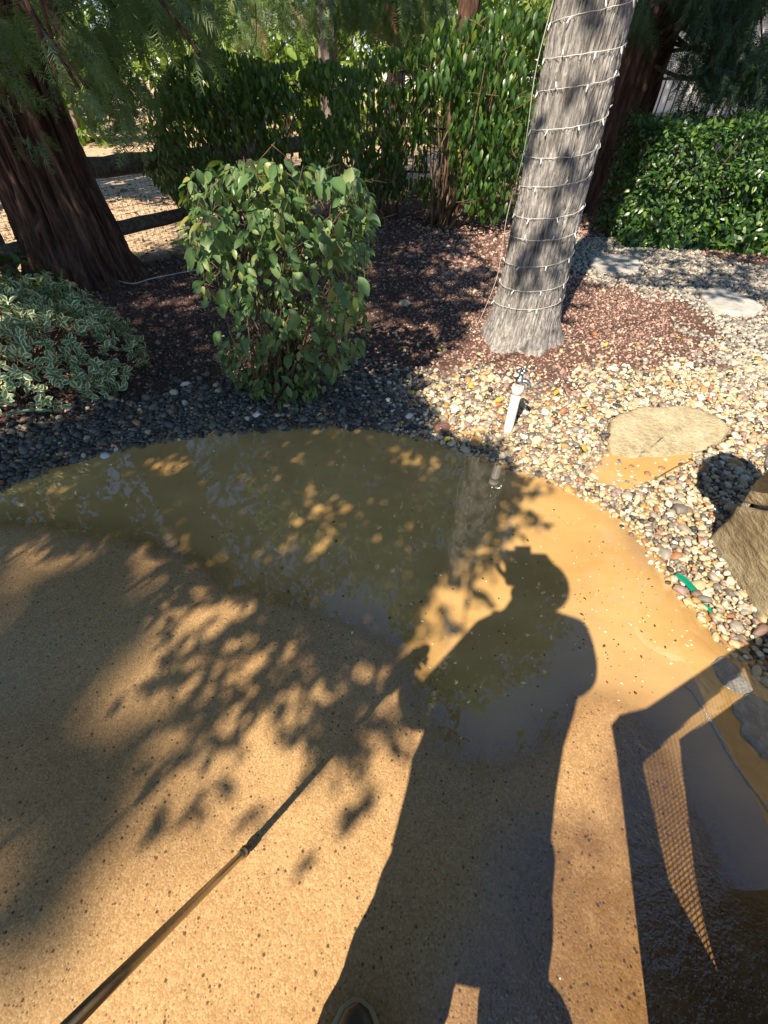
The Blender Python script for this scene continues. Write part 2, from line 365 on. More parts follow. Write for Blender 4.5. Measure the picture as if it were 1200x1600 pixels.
PEB = [(0.0, (0.035, 0.034, 0.033)), (0.06, (0.09, 0.088, 0.085)), (0.12, (0.16, 0.145, 0.125)), (0.2, (0.27, 0.24, 0.2)), (0.27, (0.36, 0.31, 0.23)), (0.34, (0.3, 0.14, 0.065)), (0.39, (0.45, 0.25, 0.085)),
       (0.45, (0.17, 0.11, 0.085)), (0.51, (0.44, 0.35, 0.2)), (0.63, (0.5, 0.41, 0.26)), (0.72, (0.27, 0.19, 0.165)), (0.77, (0.55, 0.48, 0.33)), (0.87, (0.58, 0.53, 0.42)), (0.96, (0.68, 0.66, 0.6))]
def stone_mat(name, stops, rough=0.6, wet=0.0, sc=60.0):
    t = MT(name); r = rnd_sock(t); c0 = t.co()
    c = t.ramp(r, stops, 'CONSTANT'); n = t.noise(c0, sc, 4, 0.65); n2 = t.noise(c0, sc * 5, 2)
    c = t.mix(0.7, c, t.mix(n, (0.4, 0.38, 0.35), (1.3, 1.28, 1.25)), 'MULTIPLY')
    c = t.mix(t.ramp(n2, [(0.62, 0.0), (0.7, 0.35)]), c, (0.5, 0.45, 0.38))
    return t.out(t.pbr(Base_Color=c, Roughness=rough, Coat_Weight=wet, Coat_Roughness=0.15, Normal=t.bump(n, 0.25, 0.004)))
G['pebble'] = stone_mat('river_pebble', PEB, 0.55, 0.0)
G['gravel'] = stone_mat('pale_gravel', [(0, (0.16, 0.155, 0.145)), (0.25, (0.33, 0.31, 0.265)), (0.5, (0.42, 0.385, 0.31)), (0.75, (0.25, 0.225, 0.19)), (0.9, (0.5, 0.47, 0.41))], 0.7)
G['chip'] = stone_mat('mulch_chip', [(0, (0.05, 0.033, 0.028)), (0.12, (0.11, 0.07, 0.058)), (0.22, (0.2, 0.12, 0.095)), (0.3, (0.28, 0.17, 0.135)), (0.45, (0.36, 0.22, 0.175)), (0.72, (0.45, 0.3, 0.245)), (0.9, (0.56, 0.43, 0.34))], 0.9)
G['litter'] = stone_mat('dry_litter', [(0, (0.2, 0.11, 0.06)), (0.35, (0.38, 0.25, 0.14)), (0.7, (0.52, 0.38, 0.24)), (0.9, (0.6, 0.5, 0.36))], 0.9)
def rockmat(name, a, b, d, sc=4.0, speck=0.35, bs=0.7, coat=0.0):
    t = MT(name); c = t.co(); n = t.noise(c, sc, 6, 0.65); n2 = t.noise(c, 130.0, 3, 0.7); n3 = t.noise(t.map(c, (1, 1, 3.5)), sc * 4, 4)
    col = t.ramp(t.math('ADD', t.math('MULTIPLY', n, 0.6), t.math('MULTIPLY', n3, 0.4)), [(0.32, d), (0.5, a), (0.66, b)])
    col = t.mix(speck, col, t.mix(n2, (0.2, 0.2, 0.2), (1.8, 1.8, 1.8)), 'MULTIPLY')
    return t.out(t.pbr(Base_Color=col, Roughness=0.8, Coat_Weight=coat, Coat_Roughness=0.2, Specular_IOR_Level=0.3,
                       Normal=t.bump(t.math('ADD', n3, t.math('MULTIPLY', n2, 0.35)), bs, 0.02)))
G['rock_a'] = rockmat('olive_stone', (0.27, 0.22, 0.13), (0.4, 0.35, 0.24), (0.13, 0.09, 0.05))
G['rock_b'] = rockmat('grey_tan_stone', (0.38, 0.35, 0.28), (0.52, 0.49, 0.42), (0.22, 0.19, 0.15))
G['rock_c'] = rockmat('brown_stone', (0.22, 0.14, 0.07), (0.33, 0.23, 0.13), (0.1, 0.06, 0.03))
G['rock_w'] = rockmat('pale_boulder', (0.55, 0.55, 0.55), (0.72, 0.72, 0.71), (0.3, 0.3, 0.31))
G['mortar'] = rockmat('mortar', (0.5, 0.48, 0.43), (0.6, 0.58, 0.52), (0.35, 0.33, 0.29), 20)
G['flag'] = rockmat('flagstone', (0.36, 0.3, 0.185), (0.47, 0.4, 0.265), (0.22, 0.175, 0.1), 9, 0.6)
G['flaggrey'] = rockmat('grey_flagstone', (0.42, 0.4, 0.36), (0.54, 0.52, 0.48), (0.3, 0.28, 0.25), 7)
G['flagwet'] = rockmat('wet_flagstone', (0.26, 0.25, 0.22), (0.38, 0.37, 0.34), (0.14, 0.13, 0.11), 9, coat=0.8)
G['redrock'] = rockmat('red_brown_cobble', (0.16, 0.08, 0.06), (0.24, 0.13, 0.1), (0.1, 0.05, 0.04), 12, coat=0.7)

# ------------------------------------------------------------------ ground, patio, puddle
EDGE_PIX = [(0, 768), (70, 738), (160, 712), (250, 692), (340, 680), (430, 673), (520, 668), (600, 676), (660, 688), (720, 706), (780, 728),
            (850, 752), (910, 780), (960, 808), (1000, 845), (1018, 880), (1045, 918), (1085, 962), (1125, 1000), (1166, 1038), (1225, 1092)]
edge = gpoly(EDGE_PIX)
PATIO = [(-12, -8), (-12, 0.2), (-5, 0.95), (-2.8, 1.38)] + edge + [(1.75, 0.4), (2.6, -0.1), (4, -0.5), (9, -1), (9, -8)]
PUD_LOW = [(1200, 1480), (1120, 1400), (1050, 1270), (985, 1160), (945, 1125), (905, 1120), (870, 1150), (830, 1200), (760, 1205), (690, 1170), (650, 1090), (600, 1030), (520, 1000), (430, 965),
           (330, 930), (270, 895), (210, 860), (120, 842), (0, 838)]
up_out = [tuple(g(x, y - 40)[:2]) for x, y in EDGE_PIX]
PUD = [(-3.2, 1.75)] + up_out + [(2.2, 0.6), (2.2, -.05)] + gpoly(PUD_LOW) + [(-2.6, 1.2), (-3.2, 1.3)]
POND = gpoly([(925, 735), (950, 712), (1010, 716), (1075, 705), (1085, 722), (1040, 740), (985, 765), (940, 757)])
PEBZ = gpoly([(-250, 850), (-250, 690), (0, 690), (110, 662), (200, 645), (300, 622), (380, 612), (480, 605), (560, 598), (640, 596), (720, 598), (800, 622), (900, 632), (960, 600), (1040, 585),
              (1120, 590), (1200, 560), (1400, 560), (1400, 900), (1400, 1200), (1200, 1130), (1160, 1060)]) + [(1.2, 0.75)] + gpoly([(1085, 975), (1018, 900), (960, 830), (850, 770), (720, 725), (520, 690), (340, 700), (160, 735), (0, 790)])
FLAG0 = gpoly([(948, 668), (985, 655), (1060, 652), (1105, 662), (1132, 680), (1120, 700), (1060, 712), (1000, 718), (955, 712)])
def patio_h(P):
    s = sdist(P, PUD); n = vnoise(P * [9, 9, 1], 3) - 0.5; n2 = vnoise(P * [30, 30, 1], 4) - 0.5
    ins = -0.013 * (1 - np.exp(-(np.maximum(-s, 0) / 0.24) ** 1.7))
    h = np.where(s < 0, ins, 0.018 * np.minimum(s, 1.2)) + (vnoise(P * [3.5, 3.5, 1], 5) - .5) * 0.003 * sstep(-.5, 0, s) + n * 0.0006 * sstep(-0.4, 0.0, s) + n2 * 0.0004 * sstep(-0.3, 0, s)
    return h
WT = g(830, 545) - np.array([.125, 0, 0])                          # foot of the string-light tree
RW = np.array([-2.93, 4.55, 0])           # foot of the big redwood
def ground_h(P):
    s = sdist(P, PATIO); r = np.hypot(P[:, 0], P[:, 1])
    h = np.where(s < -0.06, -0.09, -0.09 + 0.085 * sstep(-0.06, 0.015, s)) + 0.05 * sstep(0.0, 0.35, s) * (s > 0)
    h = h + (fbm(P * [1.5, 1.5, 1], 9) - 0.5) * 0.05 * sstep(0.2, 1.2, s)
    h = h + 0.07 * np.exp(-((P[:, 0] - WT[0]) ** 2 + (P[:, 1] - WT[1]) ** 2) / 0.5) + 0.08 * np.exp(-((P[:, 0] - RW[0]) ** 2 + (P[:, 1] - RW[1]) ** 2) / 0.6)
    for fl in (FLAG0,): h = np.where(sdist(P, fl) < 0.03, np.minimum(h, 0.0), h)
    sp = sdist(P, POND); h = np.where(sp < 0.12, h * sstep(-0.0, 0.12, sp) - 0.02 * (1 - sstep(-0.06, 0.06, sp)), h)
    return h
def gz(x, y): return float(ground_h(np.array([[x, y, 0.0]]))[0])
def axis(lo, hi, step, far):
    a = list(np.arange(lo, hi + 1e-6, step)); b = []; d = step
    x = hi
    while x < far: d *= 1.22; x += d; b.append(x)
    c = []; d = step; x = lo
    while x > -far: d *= 1.22; x -= d; c.append(x)
    return np.array(c[::-1] + a + b)
def grid(ax, ay):
    X, Y = np.meshgrid(ax, ay, indexing='xy'); V = xyz(X.ravel(), Y.ravel()); nx, ny = len(ax), len(ay)
    i = (np.arange(ny - 1)[:, None] * nx + np.arange(nx - 1)[None]).ravel()
    return V, np.stack([i, i + 1, i + 1 + nx, i + nx], 1)
V, Fc = grid(axis(-3.4, 3.4, 0.04, 300), axis(-0.4, 5.6, 0.04, 300))
V[:, 2] = ground_h(V)
FENCE = np.array([(-4.2, 2.2), (-3.38, 4.26), (-2.98, 5.1), (-2.46, 6.11), (-0.6, 9.6), (2.0, 12.5)])
fx = np.interp(V[:, 1], FENCE[:, 1], FENCE[:, 0])
dry = sstep(-0.5, 0.25, fx - V[:, 0] + (fbm(V * [1.3, 1.3, 1], 31) - 0.5) * 1.0) * (V[:, 1] > 2)
dry = np.maximum(dry, sstep(10, 13, V[:, 1]))
o = mk('ground', V, Fc, G['soil'], attrs={'dry': dry, 'peb': sstep(.1, -.1, sdist(V, PEBZ))}); o['kind'] = 'structure'

V, Fc = grid(axis(-2.9, 2.0, 0.028, 9), axis(-0.4, 2.5, 0.028, 9))
s = sdist(V, PATIO); keep = (s[Fc] < 0.07).all(1)
V[:, 2] = patio_h(V)
WETP = gpoly([(1200, 1100), (1200, 1600), (760, 1600), (800, 1480), (830, 1330), (900, 1320), (990, 1330), (1000, 1180), (1060, 1150)])
wet = np.clip(1 - sstep(-0.02, 0.22, sdist(V, WETP)), 0, 1)
wet = np.maximum(wet, 0.4 * (1 - sstep(-0.1, 0.35, sdist(V, PUD))))
wet = np.maximum(wet, 0.35 * (1 - sstep(-0.2, 0.35, sdist(V, gpoly([(0, 850), (240, 880), (200, 1000), (0, 1080)])))))
used = np.unique(Fc[keep]); rm = -np.ones(len(V), int); rm[used] = np.arange(len(used))
o = mk('patio', V[used], rm[Fc[keep]], G['concrete'], attrs={'wet': wet[used]}); o['kind'] = 'structure'
V, Fc = grid(np.arange(-4.0, 2.6, 0.03), np.arange(-0.1, 3.2, 0.03))
s = sdist(V, PATIO)
bed = np.where(s < 0.0, patio_h(V), np.minimum(ground_h(V), 0.05)); near = dist_poly(V, PUD)
depth = np.clip(-bed, 0, 0.05)
ok = (depth[Fc] > 0).any(1); used = np.unique(Fc[ok]); rm[:] = -1; rm = -np.ones(len(V), int); rm[used] = np.arange(len(used))
o = mk('puddle', V[used], rm[Fc[ok]], G['water'], attrs={'depth': depth[used]}); o['kind'] = 'structure'

# ------------------------------------------------------------------ stones on the ground
import bmesh
def ico(sub):
    bm = bmesh.new(); bmesh.ops.create_icosphere(bm, subdivisions=sub, radius=1.0)
    V = np.array([v.co[:] for v in bm.verts]); Fc = np.array([[v.index for v in f.verts] for f in bm.faces]); bm.free(); return V, Fc
I1, I2, I3 = ico(1), ico(2), ico(3)
def pebble_shape(base, seed, rough=0.35, sq=(1.0, 0.78, 0.5)):
    V, Fc = base; n = fbm(V * 1.3 + seed * 7.1, seed, 2) - 0.5
    return V * (1 + rough * 2 * n)[:, None] * np.array(sq), Fc
def rot_any(n, tilt, r=rng):
    a = r.uniform(0, 2 * np.pi, n); tx, ty = r.normal(0, tilt, n), r.normal(0, tilt, n)
    ca, sa = np.cos(a), np.sin(a); R = np.zeros((n, 3, 3))
    R[:, 0, 0] = ca; R[:, 0, 1] = -sa; R[:, 1, 0] = sa; R[:, 1, 1] = ca; R[:, 2, 2] = 1
    X = np.zeros((n, 3, 3)); X[:, 0, 0] = 1; X[:, 1, 1] = np.cos(tx); X[:, 1, 2] = -np.sin(tx); X[:, 2, 1] = np.sin(tx); X[:, 2, 2] = np.cos(tx)
    Y = np.zeros((n, 3, 3)); Y[:, 1, 1] = 1; Y[:, 0, 0] = np.cos(ty); Y[:, 0, 2] = np.sin(ty); Y[:, 2, 0] = -np.sin(ty); Y[:, 2, 2] = np.cos(ty)
    return Y @ X @ R
def jitter_grid(lo, hi, step, r=rng):
    X, Y = np.meshgrid(np.arange(lo[0], hi[0], step), np.arange(lo[1], hi[1], step)); P = np.stack([X.ravel(), Y.ravel()], 1)
    return np.concatenate([P + r.uniform(-.5, .5, P.shape) * step, np.zeros((len(P), 1))], 1)
def visible(P, m=0.08):
    q = P - CP; D = q @ FW; x = 600 + F * (q @ RT) / np.maximum(D, .01); y = 800 - F * (q @ UP) / np.maximum(D, .01)
    return (D > 0.1) & (x > -1200 * m) & (x < 1200 * (1 + m)) & (y > -1600 * m) & (y < 1600 * (1 + m)), D
GRVZ = gpoly([(880, 375), (1000, 372), (1100, 410), (1200, 425), (1400, 450), (1400, 640), (1200, 640), (1125, 615), (1120, 560), (1075, 495), (1000, 462), (930, 445), (880, 430)])
FLAGS = [('flagstone', [(948, 668), (985, 655), (1060, 652), (1105, 662), (1132, 680), (1120, 700), (1060, 712), (1000, 718), (955, 712)], 'flag', 'tan flagstone half under muddy water among the pebbles', 0.03),
         ('stepping_stone', [(918, 414), (950, 408), (985, 412), (998, 426), (975, 436), (935, 433)], 'flaggrey', 'grey stepping stone in the gravel path beside the string light tree', 0.06),
         ('stepping_stone', [(1085, 470), (1115, 462), (1160, 478), (1185, 494), (1165, 503), (1110, 496)], 'flaggrey', 'long pale stepping stone in the gravel path in front of the clipped hedge', 0.06),
         ('flagstone', [(1108, 1040), (1128, 1022), (1160, 1048), (1172, 1075), (1148, 1082), (1125, 1068)], 'flagwet', 'small wet grey flagstone at the puddle rim below dark wet pebbles', 0.008),
         ('flagstone', [(1148, 1104), (1176, 1086), (1235, 1125), (1250, 1190), (1205, 1192), (1178, 1172), (1158, 1140)], 'flagwet', 'larger wet grey flagstone lying in the shaded end of the puddle', 0.008)]
flag_polys = [gpoly(f[1]) for f in FLAGS]
def clear_of(P, d=0.02):
    ok = np.ones(len(P), bool)
    for f in flag_polys: ok &= sdist(P, f) > d
    ok &= np.hypot(P[:, 0] - WT[0], P[:, 1] - WT[1]) > 0.3
    return ok
def on_ground(P, k): P[:, 2] = np.maximum(ground_h(P), -0.012) + k; return P
# river pebbles: 300 largest in view as pieces, the rest joined
P = np.concatenate([jitter_grid((-3.6, .2), (3.4, 4.6), 0.025), jitter_grid((-3.6, .2), (3.4, 4.6), 0.027)])
lay = np.concatenate([np.zeros(len(P)), np.ones(0)]); n_ = fbm(P * [5, 5, 1], 21, 3)
sd = sdist(P, PEBZ); sp = sdist(P, PATIO); prob = sstep(0.25, -0.16, sd + (n_ - .5) * 0.6)
vis, D = visible(P)
ok = (rng.uniform(size=len(P)) < prob) & (sp > 0.0) & clear_of(P) & vis
ok |= (np.abs(sp - 0.012) < 0.025) & (rng.uniform(size=len(P)) < 0.4) & (P[:, 0] < 1.6) & vis & clear_of(P)
stray = (sp > 0.02) & vis & (rng.uniform(size=len(P)) < 0.04) & (P[:, 1] < 3.6) & clear_of(P); ok |= stray
in_pond = sdist(P, POND) < 0.0; ok &= ~(in_pond & (rng.uniform(size=len(P)) < 0.8))
P = P[ok]; n = len(P)
size = np.clip(rng.lognormal(math.log(0.0108), 0.42, n), 0.005, 0.034); size[rng.uniform(size=n) < 0.012] *= 1.5
on_ground(P, 0.004 + size * 0.1); P[:, 2] += rng.uniform(0, 0.008, n)
R = rot_any(n, 0.28) * size[:, None, None]; rn = rng.uniform(size=n)
pale = sstep(0.4, -0.3, sdist(P, GRVZ)) ; rn = np.where(rng.uniform(size=n) < np.maximum(pale * 0.65, .35 * sstep(.2, .9, P[:, 0])), rng.uniform(0.5, 1.0, n), np.where(rng.uniform(size=n) < .9 * sstep(.4, -.3, P[:, 0]), rn * .19, rn))  # left stones darker: wetness and tree shade both put into the colour
vis, D = visible(P, 0); score = np.where(vis, size / D, 0); big = np.argsort(-score)[:300]; rest = np.setdiff1d(np.arange(n), big)
pb = bpy.data.objects.new('pebble_bed', None); pb['kind'] = 'structure'; link(pb)
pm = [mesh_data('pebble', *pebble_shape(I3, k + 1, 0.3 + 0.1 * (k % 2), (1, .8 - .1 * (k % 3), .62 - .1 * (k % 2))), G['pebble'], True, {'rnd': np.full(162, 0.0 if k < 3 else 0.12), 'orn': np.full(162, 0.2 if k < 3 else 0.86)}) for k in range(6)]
for i in big: inst('pebble', pm[i % 3 + (3 if P[i][0] > .2 or i % 5 == 0 else 0)], R[i], P[i], pb, (0, 0, 0))  # large left stones mostly take the dark set, wet tone plus painted shade
Vs, Fs, As = [], [], []; off = 0
for k in range(5):
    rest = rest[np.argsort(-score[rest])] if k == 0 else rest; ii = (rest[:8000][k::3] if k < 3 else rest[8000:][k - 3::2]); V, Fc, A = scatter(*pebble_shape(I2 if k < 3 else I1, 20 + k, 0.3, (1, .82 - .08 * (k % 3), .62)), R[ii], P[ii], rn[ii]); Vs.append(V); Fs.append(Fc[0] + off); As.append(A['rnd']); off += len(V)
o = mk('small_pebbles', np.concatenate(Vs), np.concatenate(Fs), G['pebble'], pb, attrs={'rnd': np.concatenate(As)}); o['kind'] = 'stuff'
PEB_N = n
# pale gravel of the path
P = jitter_grid((1.4, 2.4), (6.5, 7.0), 0.033); n_ = fbm(P * [4, 4, 1], 23, 3); vis, D = visible(P)
ok = (rng.uniform(size=len(P)) < sstep(0.2, -0.15, sdist(P, GRVZ) + (n_ - .5) * 0.7)) & clear_of(P) & vis; P = P[ok]; n = len(P)
size = np.clip(rng.lognormal(math.log(0.018), 0.3, n), 0.009, 0.04); on_ground(P, 0.006); P[:, 2] += rng.uniform(0, .008, n)
V, Fc, A = scatter(*pebble_shape(I1, 40, 0.5, (1, .8, .6)), rot_any(n, .35) * size[:, None, None], P, rng.uniform(size=n))
o = mk('gravel', V, Fc, G['gravel'], smooth=False, attrs=A); tag(o, 'pale cream gravel of the path beside the hedge', 'gravel', kind='stuff')
# red-brown mulch chips
P = np.concatenate([jitter_grid((-3.4, 1.6), (3.6, 5.4), 0.026), jitter_grid((-3.5, 5.2), (5.5, 8.6), 0.05)]); n_ = fbm(P * [4, 4, 1], 25, 3); vis, D = visible(P)
fx = np.interp(P[:, 1], FENCE[:, 1], FENCE[:, 0])
ok = (sdist(P, PATIO) > 0.1) & vis & (P[:, 0] > fx + 0.1 + n_ * .5) & (rng.uniform(size=len(P)) < 0.15 + 0.85 * sstep(-0.2, 0.25, sdist(P, GRVZ) + (n_ - .5) * .7)) \
    & (rng.uniform(size=len(P)) < 0.1 + 0.9 * sstep(-0.3, 0.14, sdist(P, PEBZ) + (n_ - .5) * .6)) 
P = P[ok]; n = len(P); size = np.clip(rng.lognormal(math.log(0.0115), 0.4, n), 0.005, 0.03) * (1 + 0.8 * (P[:, 1] > 5.2)); on_ground(P, 0.002)
oc = np.array([[1, 0, 0], [-.9, .1, .1], [.1, .75, 0], [-.1, -.7, .1], [.1, .1, .5], [0, 0, -.4]]); of = np.array([[0, 2, 4], [2, 1, 4], [1, 3, 4], [3, 0, 4], [2, 0, 5], [1, 2, 5], [3, 1, 5], [0, 3, 5]])
rn = rng.uniform(size=n); rn = np.where(rng.uniform(size=n) < .75 * sstep(.75, .1, P[:, 0]), rn * .3, rn * .9 + .1)  # chips on the shaded left drawn darker, shade put into their colour
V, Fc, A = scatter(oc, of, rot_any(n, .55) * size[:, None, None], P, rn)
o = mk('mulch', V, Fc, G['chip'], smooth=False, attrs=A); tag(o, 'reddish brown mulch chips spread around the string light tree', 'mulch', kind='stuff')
# dry litter in the field behind the rail fence
P = np.concatenate([jitter_grid((-7, 3.6), (0, 9), 0.085), jitter_grid((-14, 8), (4, 20), 0.3)]); fx = np.interp(P[:, 1], FENCE[:, 1], FENCE[:, 0]); vis, D = visible(P)
ok = vis & (P[:, 0] < fx + 0.35) & (rng.uniform(size=len(P)) < 0.8); P = P[ok]; n = len(P); P[:, 2] = ground_h(P) + .01
lV, lF, lA = leaf(rows=3, Wd=.5, droop=.3)
V, Fc, A = scatter(lV - [0, .5, 0], lF, rot_any(n, .5) * rng.uniform(.05, .1, n)[:, None, None] * (1 + (P[:, 1] > 9) * 1.0)[:, None, None], P, rng.uniform(size=n), lA)
o = mk('leaf_litter', V, Fc, G['litter'], attrs=A); tag(o, 'dry tan leaf litter covering the field behind the rail fence', 'litter', kind='stuff')
# flat stones
def slab(name, poly, z0, th, mat, seed, label, tilt=0.0):
    poly = np.array(poly); c = poly.mean(0); pts = smooth_path(np.vstack([poly, poly[:1]]), 48)[:-1] if len(poly) > 2 else poly
    pts = pts + (np.stack([vnoise(xyz(pts[:, 0] * 25, pts[:, 1] * 25), seed), vnoise(xyz(pts[:, 0] * 25, pts[:, 1] * 25), seed + 1)], 1) - .5) * 0.03
    n = len(pts); rings = []
    for k, (sc, z) in enumerate(((1.0, -0.04), (1.0, th * .6), (.97, th * .93), (.9, th), (.72, th), (.5, th), (.25, th))):
        q = c + (pts - c) * sc; rings.append(xyz(q[:, 0], q[:, 1], z0 + z))
    V = np.concatenate(rings + [np.array([[c[0], c[1], z0 + th]])]); V[n:, 2] += (fbm(V[n:] * [14, 14, 1], seed, 3) - .5) * 0.012
    i = np.arange(n); j = (i + 1) % n
    q = np.concatenate([np.stack([k * n + i, k * n + j, (k + 1) * n + j, (k + 1) * n + i], 1) for k in range(len(rings) - 1)])
    tr = np.stack([(len(rings) - 1) * n + i, (len(rings) - 1) * n + j, np.full(n, len(V) - 1)], 1)
    V[:, 2] += tilt * (V[:, 1] - c[1])
    o = mk(name, V, [q, tr], mat, base=(c[0], c[1], z0)); return tag(o, label, 'stone')
for k, (nm, pix, mt, lab, zz) in enumerate(FLAGS):
    pl = flag_polys[k]; c = np.mean(pl, 0); slab(nm, pl, 0.012 if k == 0 else 0.0 if k > 2 else gz(*c), (0.03 if k == 0 else 0.004 if k > 2 else 0.03), G[mt], 50 + k, lab, 0.2 if k == 0 else 0.0)
# single cobbles that stand out
def cobble(name, px_, py_, r, mat, label, seed, sq=(1, .85, .65), dz=0.4):
    p = g(px_, py_); V, Fc = pebble_shape(I3, seed, .3, sq); p[2] = max(gz(p[0], p[1]), -0.01) + r * dz
    return tag(mk(name, V * r + p, Fc, mat, base=tuple(p)), label, 'stone')
cobble('cobble', 690, 676, 0.05, G['redrock'], 'round glossy red brown cobble at the puddle edge', 61)
cobble('white_stone', 165, 712, 0.026, G['rock_w'], 'small chalk white stone at the puddle edge below the variegated shrub', 62)
cobble('white_stone', 632, 488, 0.05, G['rock_b'], 'lone pale angular stone on the dark mulch', 63)
cobble('white_stone', 403, 655, 0.03, G['rock_w'], 'white stone lying under the broadleaf shrub at the water', 64)

# ------------------------------------------------------------------ trunks
def trunk_mesh(path, rad, nseg, nring, ridge, rfreq, zfreq, seed, flare=0.0, lobes=6, fl_h=0.35, fine=0.0):
    pts = smooth_path(path, nring); zz = np.linspace(0, 1, len(path)); r = np.interp(np.linspace(0, 1, nring), zz, rad)
    an = np.linspace(0, 2 * np.pi, nseg, endpoint=False); hgt = pts[:, 2] - pts[0, 2]
    A, K = np.meshgrid(an, np.arange(nring)); A = A.ravel(); K = K.ravel(); z = hgt[K]
    Q = np.stack([np.cos(A) * rfreq, np.sin(A) * rfreq, z * zfreq], 1)
    warp = (fbm(np.stack([np.cos(A) * 2, np.sin(A) * 2, z * 1.3], 1), seed + 5, 2) - .5) * 2.2
    n1 = 1 - np.abs(2 * fbm(Q + warp[:, None] * [1, -1, 0.3], seed, 2) - 1); n1 = np.clip((n1 - .45) / .5, 0, 1)
    n2 = fbm(Q * [3.1, 3.1, 4.0], seed + 9, 2) - .5
    lb = np.cos(A * lobes + 1.7 * np.sin(A * 2 + seed)) * .5 + .5 + .5 * (vnoise(np.stack([np.cos(A) * 2.5, np.sin(A) * 2.5, z * 0], 1), seed) - .5)
    fl = flare * np.exp(-z / fl_h) * (.45 + 1.0 * lb * np.exp(-z / (fl_h * 1.2)))
    rr = r[K] + fl + ridge * (n1 - .6) + fine * n2
    V = pts[K] + np.stack([np.cos(A) * rr, np.sin(A) * rr, 0 * A], 1)
    i = np.arange(nseg); j = (i + 1) % nseg
    q = np.concatenate([np.stack([k * nseg + i, k * nseg + j, (k + 1) * nseg + j, (k + 1) * nseg + i], 1) for k in range(nring - 1)])
    return V, q
def crown_leaves(centers, radii, n, size, base, seed, down=0.3, flat=1.0, r=None):
    """leaves in clumps: centers (k,3), radii (k,)"""
    r = r or np.random.default_rng(seed); k = r.choice(len(centers), n, p=np.array(radii) ** 2 / np.sum(np.array(radii) ** 2))
    d = rdir(n, r); T = np.array(centers)[k] + d * (np.array(radii)[k] * r.uniform(.35, 1.0, n) ** .5)[:, None] * [1, 1, flat]
    di = unit(d * .6 + rdir(n, r) * .8 + [0, 0, -down]); no = unit(rdir(n, r) * .7 + [0, 0, .8] + d * .4)
    return orient(di, no, r.uniform(.7, 1.3, n) * size), T, r.uniform(size=n)
LEAF_S = leaf(rows=4, Wd=.5, droop=.2)            # light leaf, 12 triangles
LEAF_B = leaf(rows=6, Wd=.52, droop=.22, fold=.25, peak=.45)
LEAF_N = leaf(rows=5, Wd=.36, droop=.25, peak=.36)
def clump_points(c, rx, ry, rz, k, seed):
    r = np.random.default_rng(seed); d = rdir(k, r) * (r.uniform(.25, 1, k) ** .5)[:, None]; return np.array(c) + d * [rx, ry, rz], r.uniform(.35, .8, k)
def limbs(tree, start, ends, r0, mat, seed, name='limb', join=True):
    r = np.random.default_rng(seed); b = MB()
    for e in ends:
        s = np.array(start) + [0, 0, r.uniform(-.6, .6)]; mid = s * .45 + np.array(e) * .55 + r.normal(0, .12, 3) + [0, 0, .15 * np.linalg.norm(np.array(e) - s) * .3]
        b.tube(smooth_path([s, mid, e], 8), np.linspace(r0, r0 * .25, 8), 6)
    return b.build(name, mat, tree)

# wrapped tree
wtb = (WT[0], WT[1], gz(WT[0], WT[1]) - 0.1)
wt = thing('tree', 'grey barked tree trunk wrapped in white string lights beside the puddle', 'tree', wtb)
WTP = [np.array(wtb) + np.array(v) for v in ((0, 0, 0), (.01, 0, .5), (.0, .01, 1.0), (-.01, .03, 2.0), (.02, .03, 3.2), (.05, .0, 5.0), (0, 0, 8.0))]
WTR = [.245, .218, .204, .192, .18, .14, .04]
V, q = trunk_mesh(WTP[:5], WTR[:5], 320, 320, .024, 20, 5.5, 3, flare=.18, lobes=5, fl_h=.17, fine=.014)
mk('trunk', V, q, G['greybark'], wt)
V, q = trunk_mesh(WTP[4:], WTR[4:], 24, 12, .01, 4, 1, 4); mk('upper_trunk', V, q, G['greybark'], wt)
cc, cr = clump_points((1.75, 4.5, 5.9), 1.3, 1.3, 1.7, 46, 5); R, T, rn = crown_leaves(cc, cr, 9000, .12, 0, 6)
V, Fc, A = scatter(*LEAF_S[:2], R, T, rn, LEAF_S[2]); mk('crown', V, Fc, G['oak'], wt, attrs=A)
limbs(wt, np.array(wtb) + [0, 0, 4.2], cc[::3], .06, G['greybark'], 7)
# redwood on the left
rw = thing('redwood_tree', 'massive dark fluted redwood trunk standing by the rail fence', 'tree', (RW[0], RW[1], 0))
V, q = trunk_mesh([(RW[0], RW[1], -.05), (RW[0] + .0, RW[1], .5), (RW[0] - .02, RW[1], 1.2), (RW[0] - .02, RW[1] + .02, 2.4), (RW[0], RW[1], 4.5)], [.41, .355, .315, .285, .25], 320, 240, .1, 7.5, .9, 11, flare=.2, lobes=7, fl_h=.3, fine=.03)
mk('trunk', V, q, G['redbark'], rw)
V, q = trunk_mesh([(RW[0], RW[1], 4.45), (RW[0], RW[1], 9), (RW[0], RW[1], 15)], [.3, .2, .03], 32, 14, .03, 4, .5, 12); mk('upper_trunk', V, q, G['redbark'], rw)
cc, cr = [], []
r_ = np.random.default_rng(12)
for k in range(90):
    z = r_.uniform(3.4, 14); a = r_.uniform(0, 6.28); rad = (1 - (z - 3) / 13) * r_.uniform(.5, 2.4); cc.append((RW[0] + rad * math.cos(a), RW[1] + rad * math.sin(a), z)); cr.append(r_.uniform(.35, .7))
R, T, rn = crown_leaves(cc, cr, 8000, .16, 0, 13, down=.6); V, Fc, A = scatter(*LEAF_N[:2], R, T, rn, LEAF_N[2]); mk('crown', V, Fc, G['redwood'], rw, attrs=A)
